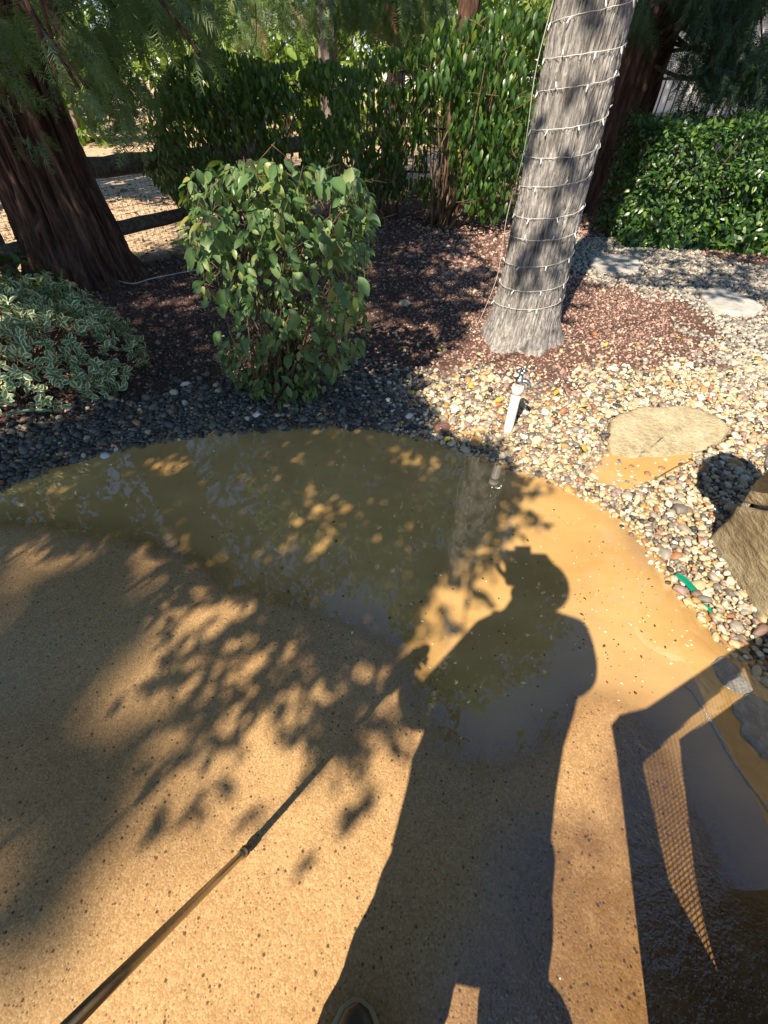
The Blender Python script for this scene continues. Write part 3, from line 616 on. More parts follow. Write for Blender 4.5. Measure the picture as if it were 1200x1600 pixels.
# hanging boughs with flat needle sprays
def spray_shape(seed):
    V, Q4, T3 = [], [], []; r = np.random.default_rng(seed); bend = r.uniform(-.25, .25)
    for i in range(15):
        u = .05 + .95 * i / 14 + r.normal(0, .012); z = -.28 * u * u; x0 = bend * u * u
        for s in (-1, 1):
            if r.uniform() < .14: continue
            L = (.25 * math.sin(math.pi * min(1, .2 + .8 * u)) ** .6 + .05) * r.uniform(.55, 1.15); b = len(V); an = r.normal(.66, .12); dx, dy = L * s * math.cos(an), L * math.sin(an); w = r.uniform(.010, .017); dz = r.normal(-.02, .03)
            V += [(x0, u - w, z), (x0 + dx * .5, u + dy * .5 - w * 1.2, z + dz * .3), (x0 + dx, u + dy, z + dz), (x0 + dx * .5, u + dy * .5 + w * 1.2, z + dz * .3), (x0, u + w, z)]
            Q4.append([b, b + 1, b + 3, b + 4]); T3.append([b + 1, b + 2, b + 3])
    for k in range(6):
        b = len(V); u0, u1 = k / 6, (k + 1) / 6; w = .008
        V += [(bend * u0 * u0 - w, u0, -.28 * u0 * u0), (bend * u0 * u0 + w, u0, -.28 * u0 * u0), (bend * u1 * u1 + w, u1, -.28 * u1 * u1), (bend * u1 * u1 - w, u1, -.28 * u1 * u1)]; Q4.append([b, b + 1, b + 2, b + 3])
    V = np.array(V); return V, [np.array(Q4), np.array(T3)], {'lu': V[:, 1], 'lv': np.sign(V[:, 0]) * .5}
SPRAYS = [spray_shape(k) for k in range(5)]
def boughs(tree, poly, n, ylo, yhi, seed, size, mat, nb=10, name='hanging_foliage', upmix=.45):
    r = np.random.default_rng(seed); poly = np.array(poly, float); lo, hi = poly.min(0), poly.max(0); T = []
    while len(T) < n:
        c = r.uniform(lo, hi, (n, 2)); c = c[inside(c, poly)]
        c = c[fbm(np.c_[c / 55.0, np.zeros(len(c))], seed, 2) > r.uniform(.36, .56, len(c))]
        T += [at(p[0], p[1], Y) for p, Y in zip(c, r.uniform(ylo, yhi, len(c)))]
    T = np.array(T[:n]); di = unit(rdir(n, r) * [.7, .7, .3] + [0.25, -.15, -.75]); no = unit(rdir(n, r) * .6 + [0, -.6, upmix])
    R = orient(di, no, r.uniform(.6, 1.25, n) * size)
    b = MB(); At = {}; rr = r.uniform(size=n)
    for k, S in enumerate(SPRAYS):
        V, Fc, A = scatter(*S[:2], R[k::5], T[k::5], rr[k::5], S[2]); b.add(V, Fc)
        for a in A: At.setdefault(a, []).append(A[a])
    b.build(name, mat, tree, attrs={a: np.concatenate(w) for a, w in At.items()})
    return T
T = boughs(rw, [(-60, -60), (345, -60), (330, 40), (300, 110), (245, 150), (215, 200), (180, 195), (150, 165), (110, 150), (70, 120), (20, 150), (-60, 150)], 1250, 3.4, 6.0, 14, .19, G['redwood'])
T2 = boughs(rw, [(70, 10), (170, 40), (150, 130), (115, 165), (85, 140), (60, 60)], 26, 2.6, 3.2, 15, .14, G['redwood'], name='near_spray', upmix=.9)
T3 = boughs(rw, [(20, 200), (80, 195), (85, 225), (40, 245)], 9, 4.0, 4.05, 16, .17, G['redwood'], name='trunk_sprout')
limbs(rw, (RW[0], RW[1], 3.0), np.concatenate([T[::60], T2[::6]]), .035, G['redbark'], 17)
# white cable lying at the redwood foot
b = MB(); pts = [g(x, y) for x, y in ((112, 478), (150, 470), (180, 462), (215, 466), (245, 455), (300, 438), (330, 430))]
for p in pts: p[2] = gz(p[0], p[1]) + .022
b.tube(smooth_path(pts, 60), .005, 6); tag(b.build('cable', G['cable'], base=tuple(pts[0])), 'thin white cable lying on the ground at the redwood foot', 'cable')

# string lights around the tree
slt = thing('string_lights', 'white string lights wound up the grey tree trunk', 'string lights', wtb)
def wrad(z): return np.interp(z, [0, .5, 1.0, 2.0, 3.2], [.245, .218, .204, .192, .18]) + .18 * math.exp(-z / .17) * .6 + .012
hp = []; zs = np.linspace(.28, 3.1, 20 * 40); r_ = np.random.default_rng(19)
for k, z in enumerate(zs):
    a = k / 40 * 2 * math.pi; zz = z + .018 * math.sin(a * 1.0 + .6) + .014 * math.sin(a * .37) + r_.normal(0, .0016)
    rr = wrad(zz) + r_.normal(0, .0015); cx = np.interp(zz, [0, .5, 1, 2, 3.2], [0, .01, 0, -.01, .02]); cy = np.interp(zz, [0, .5, 1, 2, 3.2], [0, 0, .01, .03, .03])
    hp.append((wtb[0] + cx + rr * math.cos(a), wtb[1] + cy + rr * math.sin(a), wtb[2] + zz))
hp = np.array(hp); b = MB(); b.tube(hp, .0019, 5)
va = math.radians(168); vp = []
for z in np.linspace(.1, 3.1, 60):
    rr = wrad(z) + .022 + .012 * math.sin(z * 9); a = va + .05 * math.sin(z * 5); vp.append((wtb[0] + rr * math.cos(a), wtb[1] + .02 + rr * math.sin(a), wtb[2] + z))
b.tube(vp, .0019, 5)
lp = [g(x, y) for x, y in ((770, 478), (790, 500), (815, 512), (835, 525), (860, 548), (890, 525))]
b.build('cable', G['cable'], slt)
bb = MB(); bb.tube([(0, 0, 0), (0, 0, .012), (0, 0, .026), (0, 0, .03)], [.0036, .0042, .003, .001], 6); V, Fc = bb.out(); bm_ = mesh_data('bulb', V, Fc, G['bulb'])
for k in range(5, len(hp), 5):
    p = hp[k]; out = unit(p - np.array([wtb[0], wtb[1], p[2]])); d = unit(np.array([0, 0, r_.choice([-1, 1, -1])]) + out * .45 + r_.normal(0, .25, 3))[None]
    M = orient(d, out[None], [1.0])[0]; M = np.stack([M[:, 0], M[:, 2], M[:, 1]], 1)
    if p[2] < 2.6: inst('bulb', bm_, M, p, slt, wtb)

# ------------------------------------------------------------------ shrubs
def leaf_plant(parent, T, R, LF, mat, nobj=300, seed=0, variants=None, stuffname='small_leaves', trnd=None):
    n = len(T); base = np.array(parent.location); vis, D = visible(T, 0); sc = np.linalg.norm(R[:, :, 1], axis=1)
    no = R[:, :, 2] / sc[:, None]; face = np.abs(np.einsum('ij,ij->i', no, unit(CP - T)))
    dist = np.linalg.norm(T - CP, axis=1); score = np.where(vis, sc / D * (face + .25) * (1 - .5 * (dist - dist.min()) / (np.ptp(dist) + 1e-6)), 0)
    big = np.argsort(-score)[:nobj]; rest = np.setdiff1d(np.arange(n), big); r = np.random.default_rng(seed)
    vs_ = variants or [LF]
    ms = [mesh_data('leaf', v[0], v[1], mat, True, {**v[2], 'rnd': np.zeros(len(v[0])), 'orn': np.ones(len(v[0]))}) for v in vs_]
    for i in big: inst('leaf', ms[i % len(ms)], R[i], T[i], parent, base)
    if len(rest):
        V, Fc, A = scatter(LF[0], LF[1], R[rest], T[rest], r.uniform(size=len(rest)), LF[2])
        o = mk(stuffname, V, Fc, mat, parent, attrs=A); o['kind'] = 'stuff'
def sample_poly(poly, n, r, fn=None):
    poly = np.array(poly, float); lo, hi = poly.min(0), poly.max(0); out = np.zeros((0, 2))
    while len(out) < n:
        c = r.uniform(lo, hi, (2 * n, 2)); c = c[inside(c, poly)]
        if fn is not None: c = c[r.uniform(size=len(c)) < fn(c)]
        out = np.vstack([out, c])
    return out[:n]
# broadleaf shrub in front
r_ = np.random.default_rng(31); sb_ = g(440, 640); sb_ = np.array([sb_[0], sb_[1] + .08, 0.0]); sb_[2] = gz(sb_[0], sb_[1])
sh = thing('broadleaf_shrub', 'open broadleaf shrub with large drooping green leaves at the puddle edge', 'shrub', tuple(sb_))
OUT = [(286, 300), (305, 262), (380, 248), (470, 252), (560, 262), (584, 320), (566, 420), (572, 500), (560, 550), (520, 590), (470, 650), (435, 662), (400, 625), (352, 580), (335, 500), (305, 430), (288, 350)]
ctr = np.array([[440, 430]])
def sden(c):
    n = fbm(np.c_[c / 42.0, np.zeros(len(c))], 33, 2); return np.clip((n - .22) * 3, .08, 1)
pp = sample_poly(OUT, 2500, r_, sden); half = .42 * np.clip(1 - np.abs(pp[:, 1] - 420) / 330, .25, 1)
Yc = 2.52 + (pp[:, 1] < 420) * .04; T = np.array([at(p[0], p[1], Y) for p, Y in zip(pp, Yc + half * np.clip(r_.normal(-.1, .55, len(pp)), -1, 1))])
T = T[T[:, 2] > .02]; n = len(T); outw = unit(T - np.array([sb_[0], sb_[1] + .1, .6]))
di = unit(outw * [.5, .5, .1] + rdir(n, r_) * .6 + [0, 0, -.6]); no = unit(outw * .5 + rdir(n, r_) * .55 + [0, -.2, .5]); szs = np.clip(r_.lognormal(math.log(.052), .4, n), .022, .11) * np.where(T[:, 2] < .45, .85, 1)
Rl = orient(di, no, szs)
leaf_plant(sh, T, Rl, LEAF_B, G['shrub'], 300, 34, [LEAF_B, leaf(rows=6, Wd=.46, droop=.05, fold=.35), leaf(rows=6, Wd=.58, droop=.35, fold=.15, peak=.5)])
b = MB()
for k in range(70):
    e = T[r_.integers(n)]; a = sb_ + np.r_[r_.normal(0, .06, 2), 0]; mid = a * .5 + e * .5 + np.r_[r_.normal(0, .07, 2), .1 + abs(r_.normal(0, .1))]
    b.tube(smooth_path([a, mid, e + [0, 0, .02]], 9), np.linspace(.0065, .0016, 9) * r_.uniform(.6, 1.2), 5)
for k in range(330):
    e = T[r_.integers(n)]; d = unit(r_.normal(0, 1, 3) + [0, 0, .6]) * r_.uniform(.06, .2); b.tube(smooth_path([e - d, e - d * .4 + r_.normal(0, .015, 3), e], 5), np.linspace(.0022, .001, 5), 4)
b.build('stem', G['twig'], sh)
# variegated shrub at the left
eb = np.array([-2.42, 2.62, 0.0]); eb[2] = gz(eb[0], eb[1])
eu = thing('variegated_shrub', 'low mounded shrub with small cream edged leaves below the redwood', 'shrub', tuple(eb))
r_ = np.random.default_rng(41); N = 800; q = r_.uniform(-1, 1, (4000, 2)); q = q[(q ** 2).sum(1) < 1]; q = q[:N]
nn = fbm(np.c_[q * 3.0, np.zeros(len(q))], 42, 2)
hx = .52 * np.sqrt(np.clip(1 - (q ** 2).sum(1), 0, 1)) * (.6 + .8 * nn)
C = np.stack([eb[0] + q[:, 0] * .78, eb[1] + q[:, 1] * .66, eb[2] + .03 + hx], 1)
arm = g(185, 622); armn = np.array([C[:, 0] * 0 + 0]); ex = np.array([np.array(eb) * [1, 1, 0] * (1 - u) + arm * u + [0, 0, .14 - .08 * u] for u in np.linspace(.55, 1.02, 22)]) + r_.normal(0, .02, (22, 3)); C = np.vstack([C, ex])
T, Di, No = [], [], []
for c in C:
    k = r_.integers(5, 9); ax = unit((c - eb) * [1, 1, .4] + [0, 0, .35] + r_.normal(0, .25, 3))
    for j in range(k):
        a = j * 2.4 + r_.uniform(0, .5); u = unit(np.cross(ax, r_.normal(0, 1, 3))); T.append(c + ax * (.012 * j) - ax * .03); Di.append(ax * .55 + u * .8); No.append(ax * .9 - u * .35)
T = np.array(T); Rl = orient(unit(np.array(Di)), unit(np.array(No)), np.clip(r_.normal(.047, .008, len(T)), .025, .065))
LV = leaf(rows=5, Wd=.56, droop=.1, fold=.3, peak=.5); leaf_plant(eu, T, Rl, LV, G['varieg'], 300, 43)
b = MB()
for k in range(120):
    e = C[r_.integers(len(C))]; a = eb + np.r_[r_.normal(0, .12, 2), 0]; b.tube(smooth_path([a, a * .4 + e * .6 + [0, 0, .05], e], 6), np.linspace(.005, .002, 6), 5)
b.build('stem', G['twig'], eu)
# small dark shrub behind it
db = at(10, 450, 3.75); db[2] = gz(db[0], db[1]); ds = thing('dark_shrub', 'small dark green shrub between variegated shrub and rail fence', 'shrub', tuple(db))
R, T, rn = crown_leaves([db + [-.25, 0, .25], db + [.1, .05, .2], db + [.35, 0, .13]], [.3, .22, .15], 320, .085, 0, 45); leaf_plant(ds, T, R, LEAF_S, G['laurel'], 120, 46)
b = MB()
for e in T[::12]: b.tube(smooth_path([db, db * .5 + e * .5 + [0, 0, .05], e], 5), np.linspace(.006, .002, 5), 5)
b.build('stem', G['twig'], ds)
# clipped hedge on the right
hb = np.array([4.3, 7.0, 0.0]); hb[2] = gz(hb[0], hb[1])
hd = thing('clipped_hedge', 'dense clipped green hedge with flat top beyond the gravel path', 'hedge', tuple(hb)); r_ = np.random.default_rng(51)
def hedge_pts(n):
    f = r_.uniform(size=n); X = r_.uniform(3.0, 6.4, n); Y = np.zeros(n); Z = np.zeros(n)
    fr = f < .68; tp = (f >= .68) & (f < .9); lf = f >= .9
    Z[fr] = r_.uniform(.02, 1.27, fr.sum()); Y[fr] = 6.45 + np.abs(r_.normal(0, .1, fr.sum()))
    Z[tp] = 1.27 - np.abs(r_.normal(0, .07, tp.sum())); Y[tp] = r_.uniform(6.4, 7.7, tp.sum())
    X[lf] = 3.0 + np.abs(r_.normal(0, .08, lf.sum())); Y[lf] = r_.uniform(6.4, 7.7, lf.sum()); Z[lf] = r_.uniform(.02, 1.27, lf.sum())
    P = np.stack([X, Y, Z], 1); w = fbm(P * 2.4, 52, 3) - .5; P[:, 1] += w * .45 * (Z < 1.2) - .16 * (1 - Z / 1.27) * 0; P[:, 2] += w * .22 * tp; P[:, 0] += w * .3 * lf + .28 * (1 - Z / 1.3) * lf * 0
    k_ = r_.uniform(size=n) < .25; P[k_, 1] = r_.uniform(6.6, 7.5, k_.sum()); P[k_, 2] = np.minimum(P[k_, 2], 1.2); return P
T = hedge_pts(20000); n = len(T); outw = unit((T - [4.5, 7.1, .5]) * [.25, 1, 1]); di = unit(rdir(n, r_) * .7 + outw * .5 + [0, 0, -.05]); no = unit(outw * .6 + [0, -.2, .5] + rdir(n, r_) * .45)
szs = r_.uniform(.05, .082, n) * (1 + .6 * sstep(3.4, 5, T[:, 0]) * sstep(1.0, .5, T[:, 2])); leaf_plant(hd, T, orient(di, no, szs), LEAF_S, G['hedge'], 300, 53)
b = MB()
for k in range(60):
    x = r_.uniform(3.2, 6.2); y = r_.uniform(6.7, 7.5); b.tube(smooth_path([(x, y, 0), (x + r_.normal(0, .08), y - .03, .5), (x + r_.normal(0, .15), y + r_.normal(0, .2), 1.1)], 6), np.linspace(.016, .004, 6), 5)
b.build('stem', G['twig'], hd)
r_ = np.random.default_rng(54)
for k, (x0, w0) in enumerate(((1020, 36), (1075, 30), (1150, 48))):
    c = g(x0, 392 if k < 2 else 398); c[2] = gz(c[0], c[1]); gs = thing('ground_plant', ('bright low leafy weed at the hedge corner by the gravel', 'tiny yellowish weed under the middle of the clipped hedge', 'broad low green weed under the clipped hedge by the mulch')[k], 'weed', tuple(c))
    R, T, rn = crown_leaves([c + [dx, 0, .07] for dx in (-.12, 0, .14)], [.12, .14, .1], 130, .05, 0, 55 + k); leaf_plant(gs, T, R, LEAF_S, G['field'], 30, 58 + k)
    b = MB()
    for e in T[::10]: b.tube([c, (c + e) / 2 + [0, 0, .02], e], .003, 4)
    b.build('stem', G['twig'], gs)

# ------------------------------------------------------------------ background planting
LAU = [('laurel_shrub', 'dark dense laurel shrub with hanging leaves behind the broadleaf shrub', [(222, 262), (235, 150), (262, 95), (330, 70), (420, 92), (520, 88), (560, 110), (560, 250), (500, 300), (420, 285), (340, 292), (300, 335), (262, 300)], 6500, 5.2, 6.3, -1.6, 0),
       ('laurel_shrub', 'sparser sunlit laurel shrub in the middle of the screen planting', [(520, 110), (575, 80), (640, 60), (672, 90), (680, 160), (668, 260), (690, 318), (620, 306), (560, 318), (520, 270)], 1700, 7.2, 8.4, -.2, 1),
       ('laurel_shrub', 'bright green laurel tree spreading behind the string light tree', [(640, 70), (690, 25), (760, 12), (855, 10), (850, 120), (828, 220), (800, 335), (745, 345), (715, 300), (700, 230), (705, 160), (660, 150)], 3600, 6.6, 8.2, .75, 2)]
for nm, lab, poly, n, y0, y1, bx, k in LAU:
    r_ = np.random.default_rng(60 + k); by = (y0 + y1) / 2; base = np.array([bx, by, gz(bx, by)]); th = thing(nm, lab, 'shrub', tuple(base))
    pp = sample_poly(poly, n, r_, lambda c: np.clip((fbm(np.c_[c / 38.0, np.zeros(len(c))], 61 + k, 2) - .25) * 3.2, .05, 1))
    T = np.array([at(p[0], p[1], Y) for p, Y in zip(pp, r_.uniform(y0, y1, n))]); n = len(T)
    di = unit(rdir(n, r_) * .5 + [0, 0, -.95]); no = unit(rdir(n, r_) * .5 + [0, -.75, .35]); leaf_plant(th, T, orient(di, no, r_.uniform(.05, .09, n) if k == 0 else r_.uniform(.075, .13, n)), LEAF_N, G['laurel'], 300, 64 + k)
    b = MB()
    for j in range(26):
        e = T[r_.integers(n)]; a = base + np.r_[r_.normal(0, .12, 2), 0]; b.tube(smooth_path([a, a * .5 + e * .5 + r_.normal(0, .12, 3) + [0, 0, .15], e], 9), np.linspace(.022, .005, 9) * r_.uniform(.5, 1.1), 6)
    for j in range(120):
        e = T[r_.integers(n)]; d = unit(r_.normal(0, 1, 3) + [0, 0, .5]) * r_.uniform(.15, .5); b.tube(smooth_path([e - d, e - d * .4 + r_.normal(0, .04, 3), e], 5), np.linspace(.005, .002, 5), 4)
    if k == 2:
        b.build('stem', G['twig'], th); b = MB()
        b.tube(smooth_path([at(690, 352, 7.7), at(700, 300, 7.7), at(712, 250, 7.7), at(716, 200, 7.7), at(735, 120, 7.7), at(760, 30, 7.7)], 16), np.linspace(.06, .03, 16), 8)
        b.build('main_stem', G['palebark'], th); b = MB()
        b.tube(smooth_path([at(712, 248, 7.7), at(690, 235, 7.7), at(672, 200, 7.6), at(665, 140, 7.6)], 10), np.linspace(.025, .012, 10), 6)
    b.build('side_branch' if k == 2 else 'stem', G['palebark' if k == 2 else 'twig'], th)
# plain background trees: trunk plus crown high above the frame
def bg_tree(name, label, foot, r0, h, mat, leafm, seed, crown, nleaf, size, flat=1.0, lo=.35, down=.3, LF=LEAF_S):
    foot = np.array([foot[0], foot[1], gz(foot[0], foot[1]) - .03]); th = thing(name, label, 'tree', tuple(foot))
    V, q = trunk_mesh([foot, foot + [.03, 0, h * .25], foot + [-.05, .05, h * .6], foot + [0, 0, h]], [r0, r0 * .85, r0 * .55, r0 * .1], 72, 60, r0 * .12, 5, .8, seed, flare=r0 * .5, fl_h=.3, fine=r0 * .06); mk('trunk', V, q, G[mat], th)
    cc, cr = clump_points(foot + [0, 0, h * (lo + 1) / 2], crown, crown, h * (1 - lo) / 2, 46, seed + 1)
    R, T, rn = crown_leaves(cc, cr, nleaf, size, 0, seed + 2, down=down); V, Fc, A = scatter(*LF[:2], R, T, rn, LF[2]); mk('crown', V, Fc, G[leafm], th, attrs=A)
    limbs(th, foot + [0, 0, h * lo], cc[::4], r0 * .25, G[mat], seed + 3)
    return th
p = at(508, 60, 9.5); bg_tree('background_tree', 'slim grey trunk rising behind the dark laurel shrub', p, .15, 11, 'palebark', 'oak', 70, 2.2, 5200, .17)
p = at(712, 190, 9.2); bg_tree('background_tree', 'reddish redwood trunk glimpsed through the gap in the laurels', p, .16, 13, 'redbark', 'redwood', 74, 1.9, 5200, .19, lo=.25, LF=LEAF_N)
p = at(985, 150, 8.9); rt_ = bg_tree('background_tree', 'dark redwood trunk behind the clipped hedge', p, .36, 14, 'redbark', 'dark', 78, 2.3, 5200, .2, lo=.28, LF=LEAF_N)
T = boughs(rt_, [(990, -60), (1290, -60), (1290, 190), (1180, 190), (1120, 170), (1095, 185), (1060, 150), (1085, 110), (1040, 60), (990, 30)], 2200, 7.0, 8.6, 79, .26, G['dark'])
limbs(rt_, np.array([p[0], p[1], 2.4]), T[::80], .03, G['redbark'], 80)
boughs(rt_, [(845, -30), (900, -30), (905, 25), (855, 40)], 60, 7.0, 7.6, 81, .18, G['field'], name='bright_spray')
T = boughs(bg_tree('background_tree', 'tall feathery tree behind the middle laurel shrub', at(620, 40, 11.5), .17, 12, 'palebark', 'oak', 82, 2.4, 4200, .2), [(300, -60), (720, -60), (690, 40), (640, 75), (600, 60), (560, 70), (440, 60), (370, 55), (320, 60)], 1900, 9.0, 12.0, 83, .3, G['redwood'])
bg_tree('background_tree', 'big tree in the field left of the redwood', (-6.7, 6.3), .25, 9, 'palebark', 'oak', 84, 2.0, 5000, .22, lo=.3)
bg_tree('background_tree', 'tall tree beyond the house side of the clipped hedge', (6.8, 9.5), .3, 12, 'palebark', 'oak', 88, 2.6, 5200, .22, lo=.3)
# far bushes beyond the field
r_ = np.random.default_rng(90)
FARL = ['bright yellow green bush in the sun beyond the rail fence', 'round pale green bush beside the bright one across the field', 'tall olive green bush across the dry field', 'loose grey green tree at the far side of the field']
fars = [(-9.5, 17, 1.7, 2.6, 0), (-6.2, 19, 1.9, 3.2, 1), (-13, 20, 2.2, 3.6, 2), (-3.4, 18, 1.8, 3.4, 3), (-17.5, 23, 2.6, 4.6, 2), (-0.6, 20, 2.0, 3.8, 1), (2.4, 19, 1.9, 4.2, 3), (-9, 26, 3.0, 6, 3), (-2, 27, 3.0, 6.5, 2), (-23, 27, 3.2, 6, 3), (-15, 31, 3.4, 7, 1), (5, 26, 3.2, 7, 2), (-30, 32, 4, 7, 2), (12, 28, 4, 8, 3), (-21, 38, 4, 8, 2), (-6, 38, 4.2, 9, 2), (3, 36, 4.2, 9, 3), (8, 22, 3.0, 6.5, 1), (5.0, 20.5, 1.9, 4.0, 2)]
seen = {}
for k, (x, y, rad, h, li) in enumerate(fars):
    foot = (x, y, gz(x, y)); seen[li] = seen.get(li, 0) + 1; far = y > 25
    lab = FARL[li] if not far and seen[li] == 1 else ('leafy green tree in the distant row behind the field bushes' if far else 'leafy bush among those along the far side of the field')
    th = thing('far_tree' if far else 'field_bush', lab, 'tree' if far else 'bush', foot, group='trees in the distant row' if far else 'bushes beyond the field')
    b = MB(); b.tube(smooth_path([foot, (x + .1, y, h * .3), (x, y, h * .75)], 6), np.linspace(.14, .04, 6), 7); b.build('trunk', G['palebark'], th)
    cc, cr = clump_points((x, y, h * .52), rad, rad * .8, h * .45, 26, 91 + k); R, T, rn = crown_leaves(cc, np.array(cr) * (1.1 + h * .07), 1500, .2 + .012 * y * .5, 0, 120 + k)
    T[:, 2] = np.maximum(T[:, 2], .05); V, Fc, A = scatter(*LEAF_S[:2], R, T, rn, LEAF_S[2]); mk('crown', V, Fc, G['field'], th, attrs=A)

# ------------------------------------------------------------------ fences and house
FP = [np.array([*f, gz(*f)]) for f in FENCE]
fe = thing('rail_fence', 'weathered split rail fence with wire mesh behind the redwood', 'fence', (FP[1][0], FP[1][1], 0))
posts = [np.array([-4.2, 2.2]), np.array([-3.42, 4.16]), np.array([-2.44, 6.13]), np.array([-.6, 9.6])]
def wobble_log(b, a, c, r, seed):
    n = 14; t_ = np.linspace(0, 1, n)[:, None]; P = np.array(a) * (1 - t_) + np.array(c) * t_; rs = np.random.default_rng(seed); P[:, 2] += rs.normal(0, .002, n); V, Fc = tube(P, r * (1 + rs.normal(0, .02, n)), 14)
    V += (fbm(V * 9, seed, 2) - .5)[:, None] * .007; b.add(V, Fc)
for k in range(3):
    for j, (z, r) in enumerate(((.86, .085), (.36, .065))):
        b = MB(); a, c = posts[k], posts[k + 1]; wobble_log(b, (*a, z + .02 * (k % 2)), (*c, z), r, 100 + k * 2 + j); b.build('rail', G['fencewood'], fe)
for k, p_ in enumerate(posts):
    b = MB(); wobble_log(b, (p_[0] - .02, p_[1] + .1, -.1), (p_[0] - .02, p_[1] + .1, 1.0), .075, 110 + k); b.build('post', G['fencewood'], fe)
b = MB()
for k in range(3):
    a, c = posts[k], posts[k + 1]; L = np.linalg.norm(c - a); d = (c - a) / L; nrm = np.array([-d[1], d[0]]) * .07
    for s_ in np.arange(0, L, .06): q_ = a + d * s_ + nrm; b.tube([(*q_, .02), (*q_, .88)], .0018, 3, False)
    for z in np.arange(.04, .88, .06): b.tube([(*(a + nrm), z), (*(c + nrm), z)], .0018, 3, False)
b.build('wire_mesh', G['wire'], fe)
fi = thing('iron_fence', 'black iron bar fence behind the trees in front of the house', 'fence', (3.8, 10.5, 0))
for z in (.32, .94, 1.66): b = MB(); b.box((3.4, 10.5, z), (7.2, .03, .035)); b.build('rail', G['iron'], fi, smooth=False)
bb = MB(); bb.box((0, 0, .86), (.018, .018, 1.72)); V, Fc = bb.out(); bm_ = mesh_data('bar', V, Fc, G['iron'], False)
for k in range(56): inst('bar', bm_, np.eye(3), np.array([-.15 + k * .128, 10.5, 0]), fi, (3.8, 10.5, 0))
ho = thing('house', 'white stucco house wall glimpsed between trunks behind the iron fence', 'house', (9.5, 14, 0))
b = MB(); b.box((9.7, 14.5, 2.75), (10.2, 1.0, 3.2)); b.build('wall', G['stucco'], ho, smooth=False)
b = MB(); b.box((9.7, 14.47, .55), (10.26, 1.04, 1.2)); b.build('wall_base', G['baseboard'], ho, smooth=False)
b = MB(); b.box((9.8, 14.4, 4.45), (10.8, 2.0, .2)); b.build('eave', G['baseboard'], ho, smooth=False)
# fallen log by the laurels
b = MB(); a_, c_ = g(560, 326), g(655, 306); wobble_log(b, a_ + [0, 0, .05], c_ + [0, 0, .07], .07, 130); tag(b.build('log', G['fencewood'], base=tuple(a_)), 'short dark fallen log under the middle laurel shrub', 'log')

# ------------------------------------------------------------------ standpipe tap
pp_ = g(790, 685); pz = gz(pp_[0], pp_[1]); sp_ = thing('standpipe', 'white plastic standpipe with metal garden tap at the puddle edge', 'standpipe', (pp_[0], pp_[1], pz))
B0 = np.array([pp_[0], pp_[1], 0]); top = B0 + [-.004, 0, .345]
b = MB(); b.tube([B0 + [0, 0, -.05], B0 + [0, 0, .1], B0 * [1, 1, 0] + [-.003, 0, .25], top], .0265, 24); b.build('pipe', G['pvc'], sp_)
b = MB(); b.tube([top + [0, 0, -.045], top + [0, 0, -.043], top + [0, 0, .0], top + [0, 0, .002]], [.0265, .0315, .0315, .027], 24); b.build('collar', G['pvc'], sp_)
tp = b = MB(); b.tube([top, top + [0, 0, .012], top + [0, 0, .016], top + [0, 0, .042], top + [0, 0, .046], top + [0, 0, .066]], [.02, .02, .024, .024, .014, .012], 14)
b.tube(smooth_path([top + [.012, -.004, .03], top + [.035, -.012, .03], top + [.048, -.016, .016], top + [.05, -.017, -.004]], 10), [.013, .013, .013, .013, .0135, .014, .014, .016, .017, .017], 12); tap = b.build('tap', G['chrome'], sp_)
b = MB(); b.tube([top + [0, 0, .066], top + [0, 0, .082]], .006, 8)
an = np.linspace(0, 2 * np.pi, 20, endpoint=True); ring = [top + [.026 * math.cos(a) * (1 + .12 * math.cos(4 * a)), .026 * math.sin(a) * (1 + .12 * math.cos(4 * a)), .084] for a in an]; b.tube(ring, .0055, 8, False)
for a in (0, 1.57, 3.14, 4.71): b.tube([top + [0, 0, .084], top + [.026 * math.cos(a), .026 * math.sin(a), .084]], .005, 6)
b.build('tap_handle', G['chrome'], sp_)

